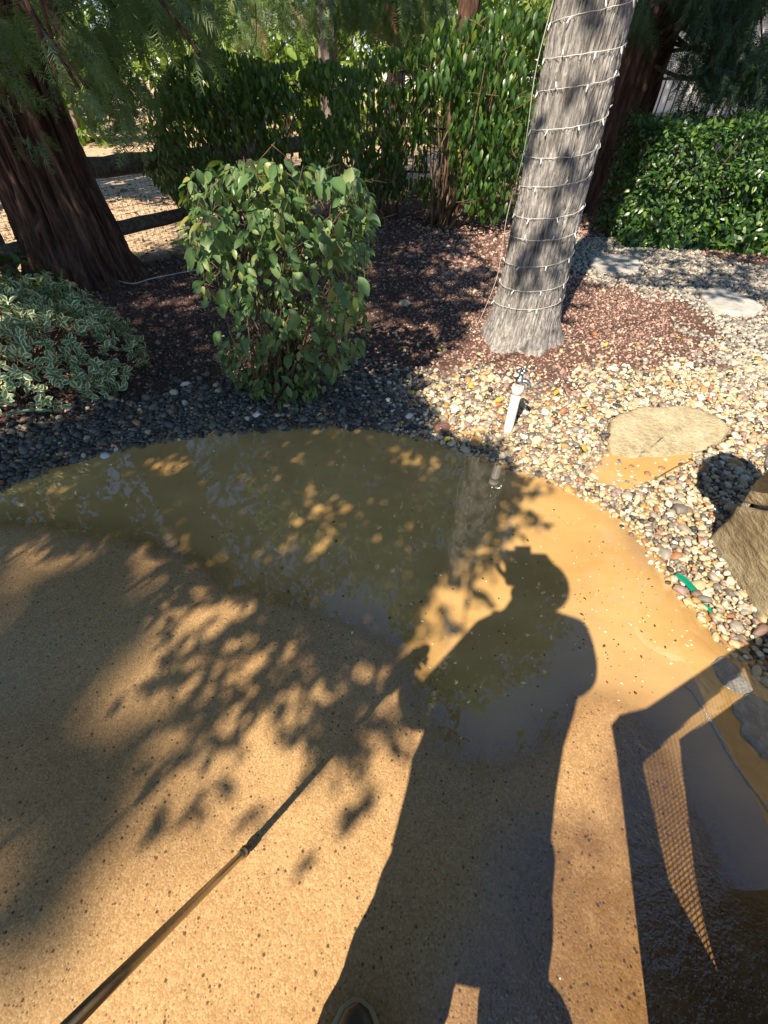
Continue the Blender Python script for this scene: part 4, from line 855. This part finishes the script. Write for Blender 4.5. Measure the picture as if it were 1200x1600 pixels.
# ------------------------------------------------------------------ stone wall corner on the right
sw = thing('stone_wall', 'low mortared wall of rough tan and brown stones beside the pebbles', 'wall', (2.0, .9, 0))
X0, Y0, Y1, ZT = 1.50, .1, 1.38, .53
b = MB(); b.box((2.16, (Y0 + Y1) / 2, ZT / 2 - .05), (1.2, Y1 - Y0 - .04, ZT + .04)); b.build('mortar_core', G['mortar'], sw, smooth=False)
def clip(poly, p, n):
    out = []
    for i in range(len(poly)):
        a, c = poly[i], poly[(i + 1) % len(poly)]; da, dc = np.dot(a - p, n), np.dot(c - p, n)
        if da <= 0: out.append(a)
        if (da < 0) != (dc < 0): out.append(a + (c - a) * da / (da - dc))
    return out
def stone_face(seeds, lo, hi, to3d, seedn, mats):
    seeds = np.array(seeds)
    for i, s_ in enumerate(seeds):
        poly = [np.array(v, float) for v in ((lo[0], lo[1]), (hi[0], lo[1]), (hi[0], hi[1]), (lo[0], hi[1]))]
        for j, t_ in enumerate(seeds):
            if i != j: n_ = (t_ - s_) / np.linalg.norm(t_ - s_); poly = clip(poly, (s_ + t_) / 2 - n_ * .009, n_)
        poly = np.array(poly); c = poly.mean(0); pts = []
        for a, d in zip(poly, np.roll(poly, -1, 0)):
            for u in np.linspace(0, 1, 7)[:-1]: pts.append(a * (1 - u) + d * u)
        pts = np.array(pts); n = len(pts); rg = []
        for sc, hh in ((1, -.02), (1.0, .012), (.965, .024), (.88, .03), (.6, .034), (.3, .035)):
            q_ = c + (pts - c) * sc; rg.append(np.c_[q_, np.full(n, hh)])
        V = np.concatenate(rg + [np.array([[c[0], c[1], .035]])]); nz = fbm(np.c_[V[:, :2] * 11, np.full(len(V), i * 3.7)], seedn + i, 3) - .5
        V[n:, 2] += nz[n:] * .035; V[:, :2] += (np.stack([vnoise(np.c_[V[:, :2] * 22, V[:, 2:] * 0], seedn), vnoise(np.c_[V[:, :2] * 22, V[:, 2:] * 0], seedn + 3)], 1) - .5) * .014
        ii = np.arange(n); jj = (ii + 1) % n; q4 = np.concatenate([np.stack([k * n + ii, k * n + jj, (k + 1) * n + jj, (k + 1) * n + ii], 1) for k in range(5)]); tr = np.stack([5 * n + ii, 5 * n + jj, np.full(n, len(V) - 1)], 1)
        mk('stone', to3d(V), [q4, tr], G[mats[i % len(mats)]], sw)
stone_face([(1.14, .2), (.72, .18), (1.32, .5), (.98, .5), (.32, .25), (.62, .48)], (Y0, -.04), (Y1, ZT),
           lambda V: np.stack([X0 + .018 - V[:, 2] + .06 * V[:, 1], V[:, 0], V[:, 1]], 1), 140, ['rock_a', 'rock_b', 'rock_a', 'rock_b', 'rock_a', 'rock_c'])
stone_face([(1.8, .15), (2.1, .2), (2.45, .15), (1.9, .45), (2.3, .48), (2.65, .4)], (X0 + .02, -.04), (2.78, ZT), lambda V: np.stack([V[:, 0], Y1 - .02 + V[:, 2], V[:, 1]], 1), 160, ['rock_b', 'rock_a', 'rock_c'])
stone_face([(1.8, .4), (2.2, .3), (2.5, .8), (1.9, 1.0), (2.3, 1.2), (2.6, .4)], (X0 + .06, Y0 + .02), (2.76, Y1 - .02), lambda V: np.stack([V[:, 0], V[:, 1], ZT - .03 + V[:, 2]], 1), 170, ['rock_b', 'rock_a'])
V, Fc = pebble_shape(I3, 66, .5, (.20, .17, .13)); p_ = np.array([1.61, 1.28, ZT + .09]); tag(mk('boulder', V + p_, Fc, G['rock_w'], base=(1.61, 1.28, ZT)), 'pale grey boulder resting on the corner of the stone wall', 'boulder')

# ------------------------------------------------------------------ little things on the bed
def strip(name, pix, w, th, mat, label, cat, dz=.02):
    pts = np.array([g(*q_) for q_ in pix]); pts[:, 2] = [max(gz(a[0], a[1]), -.005) + dz for a in pts]; pts = smooth_path(pts, 12); t_, fr = frames(pts); V = []
    for k, (p__, t1) in enumerate(zip(pts, t_)):
        sd_ = unit(np.cross(t1, [0, 0, 1.0])); wk = w * (0.45 + .55 * min(1, 3.2 * k / 11)); up_ = unit(np.array([0, 0, 1.0]) - sd_ * .5)
        V += [p__ - sd_ * wk, p__ + sd_ * wk, p__ + sd_ * wk + up_ * th, p__ - sd_ * wk + up_ * th]
    q4 = []
    for k in range(11):
        a = 4 * k; q4 += [[a + i, a + (i + 1) % 4, a + 4 + (i + 1) % 4, a + 4 + i] for i in range(4)]
    q4 += [[0, 3, 2, 1], [44, 45, 46, 47]]
    return tag(mk(name, V, np.array(q4), mat, smooth=False, base=tuple(pts[0])), label, cat)
strip('plastic_stake', [(1052, 902), (1066, 912), (1080, 927)], .013, .006, G['greenplastic'], 'wide bright green plastic strip poking out of the pebbles', 'plastic strip')
strip('plastic_stake', [(1097, 948), (1104, 956), (1114, 968)], .006, .005, G['greenplastic'], 'thin sliver of green plastic between pebbles below the stone wall', 'plastic strip', .016)
b = MB(); hp_ = [g(x, y) + [0, 0, .1 + .0 * x] for x, y in ((25, 672), (55, 664), (95, 664))]; b.tube(smooth_path(hp_, 10), .009, 8); tag(b.build('hose', G['hosegreen'], base=tuple(hp_[0])), 'short faded green pipe sticking out under the variegated shrub', 'pipe')
jp = np.array([g(*q_) for q_ in ((1070, 1070), (1085, 1086), (1098, 1108), (1118, 1140), (1140, 1180), (1158, 1208), (1180, 1238), (1215, 1285))]); jp[:, 2] = .0015
b = MB(); jr = smooth_path(jp, 60); jr[:, :2] += np.random.default_rng(149).normal(0, .0012, (60, 2)); b.tube(jr, .0035 * (1 + .35 * np.random.default_rng(148).normal(0, 1, 60).clip(-1.5, 1.5)), 6); o = b.build('expansion_joint', G['mortar']); o['kind'] = 'structure'
r_ = np.random.default_rng(150)
dl = [leaf(rows=6, Wd=.62, droop=.25, fold=.3, peak=.45), leaf(rows=6, Wd=.7, droop=-.2, fold=-.2, peak=.5)]
dm = [mesh_data('fallen_leaf', v[0] - [0, .5, 0], v[1], G['dead'], True, {**v[2], 'rnd': np.full(len(v[0]), .1 * i), 'orn': np.full(len(v[0]), .9)}) for i, v in enumerate(dl)]
LP_ = [(775, 640), (752, 600), (860, 628), (840, 600), (700, 640), (725, 618), (660, 600), (750, 715), (830, 712), (775, 705), (905, 660), (940, 560), (1010, 500), (935, 460), (890, 590), (875, 553), (760, 548), (1060, 540), (1130, 545), (1150, 520), (700, 700), (985, 620), (1080, 650), (640, 630), (820, 655), (960, 540), (1040, 470), (690, 560), (1195, 600), (1170, 585), (860, 700), (905, 720), (745, 575), (815, 565), (615, 560), (560, 520), (250, 500), (230, 470), (215, 480), (520, 625)]
for k, (x, y) in enumerate(LP_):
    p_ = g(x + r_.normal(0, 6), y + r_.normal(0, 4)); zone = sdist(p_[None], PEBZ)[0] < .05; p_[2] = gz(p_[0], p_[1]) + (.034 if zone else .016); M = rot_any(1, .3, r_)[0] * r_.uniform(.035, .062)
    o = inst('fallen_leaf', dm[k % 2], M, p_, None, (0, 0, 0)); tag(o, 'yellow fallen leaf lying on the pebbles' if zone else 'yellowed fallen leaf lying on the mulch chips', 'leaf', 'fallen leaves on the pebbles' if zone else 'fallen leaves on the mulch')
# floating bits on the puddle
r_ = np.random.default_rng(160); q_ = np.concatenate([sample_poly([(300, 690), (700, 720), (900, 790), (1000, 880), (1110, 1010), (980, 1120), (700, 1100), (450, 950), (250, 850), (60, 800)], 420, r_), sample_poly([(830, 780), (960, 830), (1010, 900), (1100, 1010), (1000, 1110), (900, 1000), (880, 850)], 150, r_)])
P = np.array([g(*c) for c in q_]); P[:, 2] = .0012; n = len(P); kind = r_.uniform(size=n) < .45
for sel, nm, mt, lab, cat in ((kind, 'foam_flecks', simple('foam', (.75, .68, .5), .3), 'tiny pale bubbles floating on the muddy puddle', 'bubbles'), (~kind, 'floating_bits', simple('dark_bits', (.06, .035, .015), .6), 'tiny dark leaf bits floating on the muddy puddle', 'debris')):
    k = sel.sum(); V, Fc, A = scatter(I1[0] * [1, .55, .3], I1[1], rot_any(k, .05, r_) * np.clip(r_.lognormal(math.log(.0032), .45, k), .0015, .009)[:, None, None], P[sel], r_.uniform(size=k)); o = mk(nm, V, Fc, mt, attrs=A); tag(o, lab, cat, kind='stuff')
# twigs
for k, (a, c) in enumerate((((30, 745), (175, 700)), ((150, 690), (250, 640)), ((600, 410), (740, 455)), ((1020, 755), (1075, 725)))):
    p0, p1 = g(*a), g(*c); p0[2] = gz(*p0[:2]) + .03; p1[2] = gz(*p1[:2]) + .03; b = MB(); b.tube(smooth_path([p0, (p0 + p1) / 2 + [.01, .01, .01], p1], 10), np.linspace(.004, .002, 10), 5)
    tag(b.build('twig', G['twig'], base=tuple(p0)), ('bare twig across the dark pebbles at the puddle edge', 'bare twig under the variegated shrub', 'long thin twig on the dark mulch', 'short dry twig by the half sunken flagstone')[k], 'twig')

# ------------------------------------------------------------------ pressure wand, photographer, chair shadow panel
KV = np.array([KX, KY, -1.0])
def sback(x, y, h): return g(x, y) - h * KV        # the point at height h that shades this pixel
hand = np.array([-.36, -.2, 1.05]); tip = g(388, 1328); tip[2] = .016
wa = thing('spray_wand', 'long metal spray wand held down to the patio with dark nozzle', 'wand', tuple(tip)); dd = unit(hand - tip)
b = MB(); b.tube([tip + dd * .045, tip + dd * .3, tip + dd * .6, tip + dd * .95], .0094, 20); b.build('lance', G['lance'], wa)
b = MB(); b.tube([tip, tip + dd * .012, tip + dd * .014, tip + dd * .032, tip + dd * .034, tip + dd * .046], [.009, .011, .0135, .0135, .011, .011], 16); b.build('nozzle', G['darkplastic'], wa)
b = MB()
for s_ in (.038, .046): b.tube([tip + dd * s_, tip + dd * (s_ + .003)], .0125, 18)
b.build('ring', G['brass'], wa)
b = MB(); b.tube([hand - dd * .18, hand - dd * .16, hand + dd * .16, hand + dd * .18], [.012, .019, .02, .014], 14); b.build('grip', G['darkplastic'], wa)
pe = thing('person', 'photographer in dark work clothes and rubber boots casting a long shadow', 'person', (-.03, -.3, 0))
LF_ = np.array([-.055, -.275, 0]); RF_ = np.array([.19, -.42, 0])
def skinned(name, verts, edges, root, mat, sub=2):
    me = bpy.data.meshes.new(name); base = np.array(pe.location); me.from_pydata([tuple(np.array(v[:3]) - base) for v in verts], edges, []); me.materials.append(mat)
    o = bpy.data.objects.new(name, me); link(o, pe); md = o.modifiers.new('skin', 'SKIN'); md.use_smooth_shade = True
    for k, v in enumerate(verts): sv = me.skin_vertices[0].data[k]; sv.radius = (v[3], v[4] if len(v) > 4 else v[3]); sv.use_root = (k == root)
    o.modifiers.new('sub', 'SUBSURF').levels = sub; o.modifiers['sub'].render_levels = sub; return o
hip = np.array([-.05, -.34, .93]); chest = np.array([-.06, -.38, 1.25]); neck = np.array([-.07, -.37, 1.45])
lsh, rsh = np.array([-.22, -.39, 1.37]), np.array([.13, -.36, 1.37]); lel, rel = np.array([-.36, -.44, 1.12]), np.array([.215, -.32, 1.12]); rhand = np.array([-.06, -.07, 1.41]); lhand = hand
def v(p, a, b=None): return (*p, a, b if b is not None else a)
VS = [v(hip, .16, .12), v((-.055, -.36, 1.08), .15, .11), v(chest, .17, .12), v((-.065, -.39, 1.37), .13, .1), v(neck, .06, .06), v((-.05, -.345, 1.53), .075, .085), v((-.04, -.335, 1.60), .085, .1), v((-.04, -.34, 1.67), .07, .08),
      v(lsh, .085), v(lel, .075), v(lhand + [-.01, -.06, -.0], .035), v(rsh, .085), v(rel, .075), v(rhand + [.01, -.03, -.05], .035),
      v((-.13, -.33, .88), .11, .11), v((-.10, -.31, .5), .075), v(LF_ + [0, -.05, .3], .06), v((.06, -.34, .88), .11, .11), v((.16, -.33, .5), .07), v(RF_ + [0, -.05, .3], .06)]
ED = [(0, 1), (1, 2), (2, 3), (3, 4), (4, 5), (5, 6), (6, 7), (3, 8), (8, 9), (9, 10), (3, 11), (11, 12), (12, 13), (0, 14), (14, 15), (15, 16), (0, 17), (17, 18), (18, 19)]
def person_mat():
    t = MT('person_clothes'); z = t.n('SeparateXYZ', 2, Vector=t.co()); n = t.noise(t.co(), 40, 3)
    c = t.mix(t.math('GREATER_THAN', z, .95), (.03, .035, .05), (.09, .1, .11)); c = t.mix(t.math('GREATER_THAN', z, 1.44), c, (.42, .27, .2))
    return t.out(t.pbr(Base_Color=t.mix(.3, c, t.mix(n, (.4, .4, .4), (1.5, 1.5, 1.5)), 'MULTIPLY'), Roughness=.8))
skinned('body', VS, ED, 0, person_mat())
an = np.linspace(0, 2 * np.pi, 40, endpoint=False); rg = []
for z, cx, cy, a, bb_ in ((.47, .02, -.33, .205, .14), (.6, -.005, -.335, .21, .14), (.8, -.035, -.34, .22, .145), (.95, -.05, -.345, .22, .145), (1.1, -.05, -.355, .225, .14), (1.22, -.045, -.365, .22, .135), (1.32, -.045, -.37, .215, .12), (1.375, -.045, -.37, .205, .1), (1.41, -.045, -.37, .165, .085), (1.43, -.045, -.365, .075, .07)):
    w_ = 1 + .03 * np.sin(an * 7 + z * 9); rg.append(np.stack([cx + a * np.cos(an) * w_, cy + bb_ * np.sin(an) * w_, np.full(40, z)], 1))
i = np.arange(40); j = (i + 1) % 40; mk('coat', np.concatenate(rg), np.concatenate([np.stack([k * 40 + i, k * 40 + j, (k + 1) * 40 + j, (k + 1) * 40 + i], 1) for k in range(len(rg) - 1)]), G['cloth'], pe)
def hand_part(wrist, fwd, side, curl):
    fwd, side = unit(fwd), unit(side); up_ = np.cross(side, fwd); vs_ = [v(wrist, .026, .02), v(wrist + fwd * .05, .036, .016), v(wrist + fwd * .085, .04, .014)]; ed = [(0, 1), (1, 2)]
    for k, (o_, L) in enumerate(((-.03, .07), (-.01, .08), (.01, .075), (.03, .06))):
        p0 = wrist + fwd * .09 + side * o_; p1 = p0 + fwd * L * .45 - up_ * L * .15 * curl; p2 = p1 + fwd * L * .25 * (1 - .6 * curl) - up_ * L * .5 * curl; p3 = p2 - fwd * L * .25 * curl - up_ * L * .35 * curl + fwd * L * .3 * (1 - curl); i = len(vs_)
        vs_ += [v(p0, .01), v(p1, .0095), v(p2, .009), v(p3, .007)]; ed += [(2, i), (i, i + 1), (i + 1, i + 2), (i + 2, i + 3)]
    i = len(vs_); t0 = wrist + fwd * .035 - side * .035; vs_ += [v(t0, .012), v(t0 + fwd * .03 - side * .02 - up_ * .02, .011), v(t0 + fwd * .055 - side * .015 - up_ * .04, .008)]; ed += [(1, i), (i, i + 1), (i + 1, i + 2)]
    return skinned('hand', vs_, ed, 0, G['skin'], 1)
hand_part(lhand + [-.03, -.075, .02], [.2, .9, -.15], [.1, .0, 1], 1.0)
hand_part(rhand + [.01, -.03, -.05], [-.1, .45, .6], [1, .1, 0], .5)
b = MB(); V, Fc = I3; V = V * [.105, .115, .085] + [-.04, -.34, 1.635]; b.add(V[:], Fc); pk = np.array([[-.11, -.25, 1.64], [.03, -.25, 1.64], [.01, -.17, 1.63], [-.09, -.17, 1.63]]); pk = np.vstack([pk, pk + [0, 0, .012]]); b.add(pk, np.array([[3, 2, 1, 0], [4, 5, 6, 7], [0, 1, 5, 4], [1, 2, 6, 5], [2, 3, 7, 6], [3, 0, 4, 7]])); b.build('cap', G['cap'], pe)
for cx, cy, r0_, r1_ in ((-.075, -.31, .125, .12), (.185, -.36, .07, .08)):
    b = MB(); b.tube(smooth_path([(cx + (.02 if cx > 0 else -.0), cy, .14), (cx, cy, .3), (cx * .9, cy + .01, .45), (cx * .7, cy, .62)], 12), np.linspace(r0_, r1_, 12) * (1 + .04 * np.sin(np.arange(12) * 1.9)), 24); b.build('trouser_leg', G['cloth'], pe)
def boot(foot, toe_y, yaw):
    secs = []; n = 20; an = np.linspace(0, 2 * np.pi, n, endpoint=False)
    # shaft rings from the ankle up, then foot rings to the toe
    for z, rx, ry, cy in ((.42, .078, .082, -.06), (.36, .072, .078, -.06), (.25, .062, .07, -.055), (.15, .055, .065, -.05), (.10, .052, .075, -.035)): secs.append(np.stack([rx * np.cos(an), cy + ry * np.sin(an), np.full(n, z)], 1))
    b = MB(); V = np.concatenate(secs[::-1]); i = np.arange(n); j = (i + 1) % n; b.add(V + foot, np.concatenate([np.stack([k * n + i, k * n + j, (k + 1) * n + j, (k + 1) * n + i], 1) for k in range(4)]))
    rg = []
    for y, w, h in ((-.13, .012, .05), (-.125, .035, .085), (-.09, .045, .105), (-.03, .048, .12), (.03, .05, .1), (.08, .054, .078), (.13, .053, .066), (.165, .044, .056), (.19, .028, .045), (.20, .008, .03)):
        rg.append(np.stack([w * np.cos(an), np.full(n, y), .022 + np.clip(np.sin(an), -.3, 1) * (h - .022) * (np.sin(an) > 0) + np.minimum(np.sin(an), 0) * .004], 1))
    V = np.concatenate(rg); b.add(V + foot, np.concatenate([np.stack([k * n + i, (k + 1) * n + i, (k + 1) * n + j, k * n + j], 1) for k in range(len(rg) - 1)])); bo = b.build('boot', G['boot'], pe)
    rg = []
    for z in (.0, .004, .02, .024): rg.append(np.array([[w * 1.06 + .003, y, z] for y, w in ((-.135, .004), (-.13, .03), (-.09, .047), (-.03, .049), (.03, .051), (.08, .056), (.13, .056), (.168, .047), (.193, .031), (.206, .008))] + [[-w * 1.06 - .003, y, z] for y, w in ((.206, .008), (.193, .031), (.168, .047), (.13, .056), (.08, .056), (.03, .051), (-.03, .049), (-.09, .047), (-.13, .03), (-.135, .004))]))
    n = len(rg[0]); i = np.arange(n); j = (i + 1) % n; V = np.concatenate(rg + [np.array([[0, .03, .0], [0, .03, .024]])]); q4 = np.concatenate([np.stack([k * n + i, k * n + j, (k + 1) * n + j, (k + 1) * n + i], 1) for k in range(3)]); tr = np.concatenate([np.stack([np.full(n, 4 * n), j, i], 1), np.stack([np.full(n, 4 * n + 1), 3 * n + i, 3 * n + j], 1)])
    so_ = mk('sole', V + foot + [0, 0, .002], [q4, tr], G['sole'], pe); so_.parent = bo
    so_.location = (0, 0, 0)
pz_ = float(patio_h(np.array([[0, -.3, 0.]]))[0]); pe.location[2] = pz_ ; LF_[2] = RF_[2] = pz_
boot(LF_ + [.025, 0, 0], 0, 0); boot(RF_, 0, 0)
b = MB(); R_ph = np.stack([RT, UP, -FW], 1); b.box(CP - FW * .022 + RT * -.028 - UP * .068, (.075, .155, .008), R_ph); ph = b.build('phone', G['phone'], smooth=False, base=tuple(CP - FW * .022)); tag(ph, 'slim dark phone held up in the right hand of the photographer', 'phone')
# unseen flat chair panel shaped to cast the lower right shadow: mesh and cushion
A0 = sback(962, 1142, .84); U_ = np.array([.88, .475, 0]); WV = np.array([.216, -.08, -1.0])
NP = unit(np.cross(U_, WV))
def onpanel(x, y, off=0.0):
    G0 = g(x, y); t_ = np.dot(A0 + NP * off - G0, NP) / np.dot(-KV, NP); return G0 - KV * t_
def pc(x, y, off=0.0): q_ = onpanel(x, y, off) - A0 - NP * off; M = np.stack([U_, WV], 1); return np.linalg.lstsq(M, q_, rcond=None)[0]
ch = thing('chair_shadow_panel', 'unseen woven chair panel with cushion, cut to cast its shadow beside the photographer', 'chair', (A0[0] + .45, A0[1] + .1, 0))
def pan(a, b_): return A0 + U_ * a + WV * b_
PW, PH = .78, .82; i0 = pc(1001, 1196); pt, rtk = max(i0[0], .05), max(i0[1], .06)
def plate(poly, th, off=0.0):
    P = np.array([pan(*q_) for q_ in poly]) + NP * off; n = len(P); V = np.vstack([P - NP * th / 2, P + NP * th / 2]); i = list(range(n)); b = MB(); b.add(V, np.array([[k, (k + 1) % n, n + (k + 1) % n, n + k] for k in range(n)])); c0, c1 = P.mean(0) - NP * th / 2, P.mean(0) + NP * th / 2
    b.add(np.vstack([P - NP * th / 2, c0]), np.array([[(k + 1) % n, k, n] for k in range(n)])); b.add(np.vstack([P + NP * th / 2, c1]), np.array([[k, (k + 1) % n, n] for k in range(n)])); return b
plate([(0, .01), (.06, .01), (.085, .147), (.094, .29), (.102, .435), (.15, .55), (.213, .651), (.23, .7), (.2, PH), (0, PH)], .02).build('post', G['wicker'], ch, smooth=False)
plate([(.665, .01), (PW + pt, .01), (PW + pt, PH), (.665, PH)], .02).build('post', G['wicker'], ch, smooth=False)
plate([(-.012, -.02), (.03, -.035), (.045, 0), (PW + pt, 0), (PW + pt, .07), (.66, .072), (.085, .14), (0, .14)], .012).build('top_rail', G['wicker'], ch, smooth=False)
b = MB()
for z in np.arange(.09, PH, .0125): b.tube([pan(.08, z), pan(.7, z)], .0018, 4, False)
for a in np.arange(.08, .7, .017): b.tube([pan(a, .07) + NP * .004, pan(a, PH) + NP * .004], .001, 4, False)
b.build('woven_mesh', G['wicker'], ch)
COFF = .03 * (-1 if NP[1] > 0 else 1)
cp = [pc(*q_, COFF) for q_ in ((1180, 1080), (1122, 1122), (1066, 1158), (1068, 1190), (1075, 1240), (1090, 1370), (1106, 1450), (1126, 1522))]
plate([(max(a, pt), b_) for a, b_ in cp] + [(cp[-1][0], PH), (PW + .02, PH), (PW + .02, cp[0][1] - .01)], .02, COFF).build('back_cushion', G['cushion'], ch, smooth=False)
plate([(pt, PH - .06), (PW, PH - .06), (PW, PH), (pt, PH)], .05).build('bottom_rail', G['wicker'], ch, smooth=False)

# ------------------------------------------------------------------ trees behind the camera that shade the puddle
def shade_tree(name, label, foot, polys, zlo, zhi, seed, lsize, per_twig, r0, lim):
    r = np.random.default_rng(seed); foot = np.array([foot[0], foot[1], 0.0]); th = thing(name, label, 'tree', tuple(foot)); T, Di = [], []; ends = []; tw = MB()
    for poly, dens, holes in polys:
        gp = np.array([q_[:2] for q_ in (gpoly(poly) if isinstance(poly[0][0], int) else poly)]); lo, hi = gp.min(0), gp.max(0); area = 0.5 * abs(np.dot(gp[:, 0], np.roll(gp[:, 1], -1)) - np.dot(gp[:, 1], np.roll(gp[:, 0], -1)))
        n = int(area * dens); hs = [np.array(gpoly(h)) for h in holes]; c = r.uniform(lo, hi, (int(n * (hi - lo).prod() / area) + 1, 2)); c = c[inside(c, gp)]
        for h in hs: c = c[~inside(c, h) | (r.uniform(size=len(c)) < .1)]
        for q_ in c:
            z = r.uniform(zlo, zhi); p_ = np.array([q_[0] - KX * z, q_[1] - KY * z, z]); ax = unit(r.normal(0, 1, 3) * [1, 1, .5] + [0, 0, -.3]); L = per_twig * lsize * .45
            tw.tube([p_ - ax * L * .5, p_ + ax * L * .5], .0035, 3, False); ends.append(p_)
            for j in range(per_twig): T.append(p_ + ax * L * (j / per_twig - .5) + r.normal(0, lsize * .15, 3)); Di.append(ax * .5 + r.normal(0, .7, 3))
    T = np.array(T); n = len(T); R = orient(unit(np.array(Di)), unit(rdir(n, r) + [0, 0, .6]), r.uniform(.7, 1.25, n) * lsize)
    V, Fc, A = scatter(*LEAF_S[:2], R, T, r.uniform(size=n), LEAF_S[2]); mk('crown', V, Fc, G['oak'], th, attrs=A); tw.build('twigs', G['twig'], th)
    V, q = trunk_mesh([foot + [0, 0, -.05], foot + [.05, .0, zlo * .5], foot + [.1, .2, zlo], foot + [.3, .5, zhi]], [r0, r0 * .85, r0 * .7, r0 * .3], 48, 30, r0 * .08, 5, 1, seed, flare=r0 * .4); mk('trunk', V, q, G['palebark'], th)
    e = np.array(ends); limbs(th, foot + [.1, .2, zlo * .8], e[r.choice(len(e), lim, False)], .02 if zhi < 10 else .012, G['palebark'], seed + 1); return T
core = [(-260, 700), (0, 640), (200, 590), (420, 560), (620, 560), (640, 600), (690, 690), (770, 700), (790, 770), (760, 830), (700, 880), (650, 930), (640, 1000), (590, 1035), (470, 1010), (420, 960), (330, 930), (280, 900), (210, 855), (100, 840), (-260, 860)]
hole1 = [(425, 800), (470, 770), (520, 790), (530, 840), (480, 870), (430, 865)]; hole2 = [(225, 715), (290, 710), (295, 745), (240, 755)]; hole3 = [(230, 840), (280, 835), (270, 880), (230, 880)]
shade_tree('shade_tree', 'leafy tree standing behind the photographer whose branches dapple the puddle', (-5.2, -6.0),
           [(core, 640, [[(330, 600), (560, 612), (690, 560), (650, 515), (440, 520)], [(-260, 560), (140, 560), (190, 640), (0, 700), (-260, 760)], hole1, hole2, hole3, [(590, 700), (700, 705), (690, 745), (600, 730)]]), ([(640, 690), (780, 715), (840, 770), (815, 860), (760, 940), (680, 960), (640, 900), (700, 800)], 150, []),
            ([(250, 930), (420, 960), (600, 1040), (650, 1050), (640, 1090), (580, 1190), (480, 1180), (420, 1110), (330, 1180), (270, 1140), (255, 1060)], 210, []), ([(260, 1060), (360, 1050), (340, 1200), (290, 1300), (265, 1200)], 40, []), ([(430, 1180), (480, 1180), (450, 1330), (400, 1310)], 26, []), ([(545, 1180), (575, 1180), (575, 1290), (555, 1290)], 45, []), (hole1, 170, []), ([(590, 700), (700, 705), (690, 745), (600, 730)], 130, [])],
           2.5, 3.7, 200, .075, 7, .15, 10)
mul = [(60, 470), (230, 420), (300, 400), (430, 360), (560, 335), (640, 335), (700, 352), (730, 380), (770, 430), (740, 520), (640, 595), (600, 620), (420, 620), (200, 640), (0, 680), (-250, 720), (-250, 500)]
shade_tree('shade_tree', 'broad crowned tree behind the photographer that keeps the mulch in shade', (-6.6, -4.5), [([(-3.7, 3.8), (-2.4, 4.1), (-1.2, 6.6), (-2.3, 6.8), (-3.5, 5.2)], 70, []), ([(.8, 3.9), (1.5, 3.7), (2.2, 5.2), (1.6, 5.4)], 14, []), ([(880, 380), (1200, 400), (1200, 500), (1080, 462), (900, 440)], 30, []), ([(-3.0, 7.0), (.2, 7.0), (1.3, 9.0), (-1.8, 9.2)], 55, []), (mul, 95, [[(-260, 480), (60, 440), (170, 520), (200, 620), (100, 680), (-260, 720)], [(330, 600), (560, 612), (690, 560), (660, 500), (440, 500)], [(680, 395), (760, 410), (745, 435), (690, 420)], [(590, 375), (650, 385), (640, 400)]])], 4.6, 6.4, 210, .14, 8, .2, 12)
shade_tree('shade_tree', 'tall tree far behind the photographer throwing soft shade on the patio', (-8.5, -15), [([(-300, 900), (0, 870), (220, 920), (250, 1000), (230, 1090), (130, 1180), (100, 1270), (0, 1330), (-300, 1400)], 44, [[(20, 880), (130, 900), (90, 930), (10, 930)]]), ([(0, 1330), (120, 1270), (190, 1240), (220, 1290), (130, 1400), (0, 1470), (-200, 1560), (-200, 1420)], 44, [])], 13.5, 17, 220, .24, 8, .2, 8)
print('TRIS', sum(len(o.data.polygons) for o in SC.objects if o.type == 'MESH'), 'OBJ', len(SC.objects), 'PEB', PEB_N)
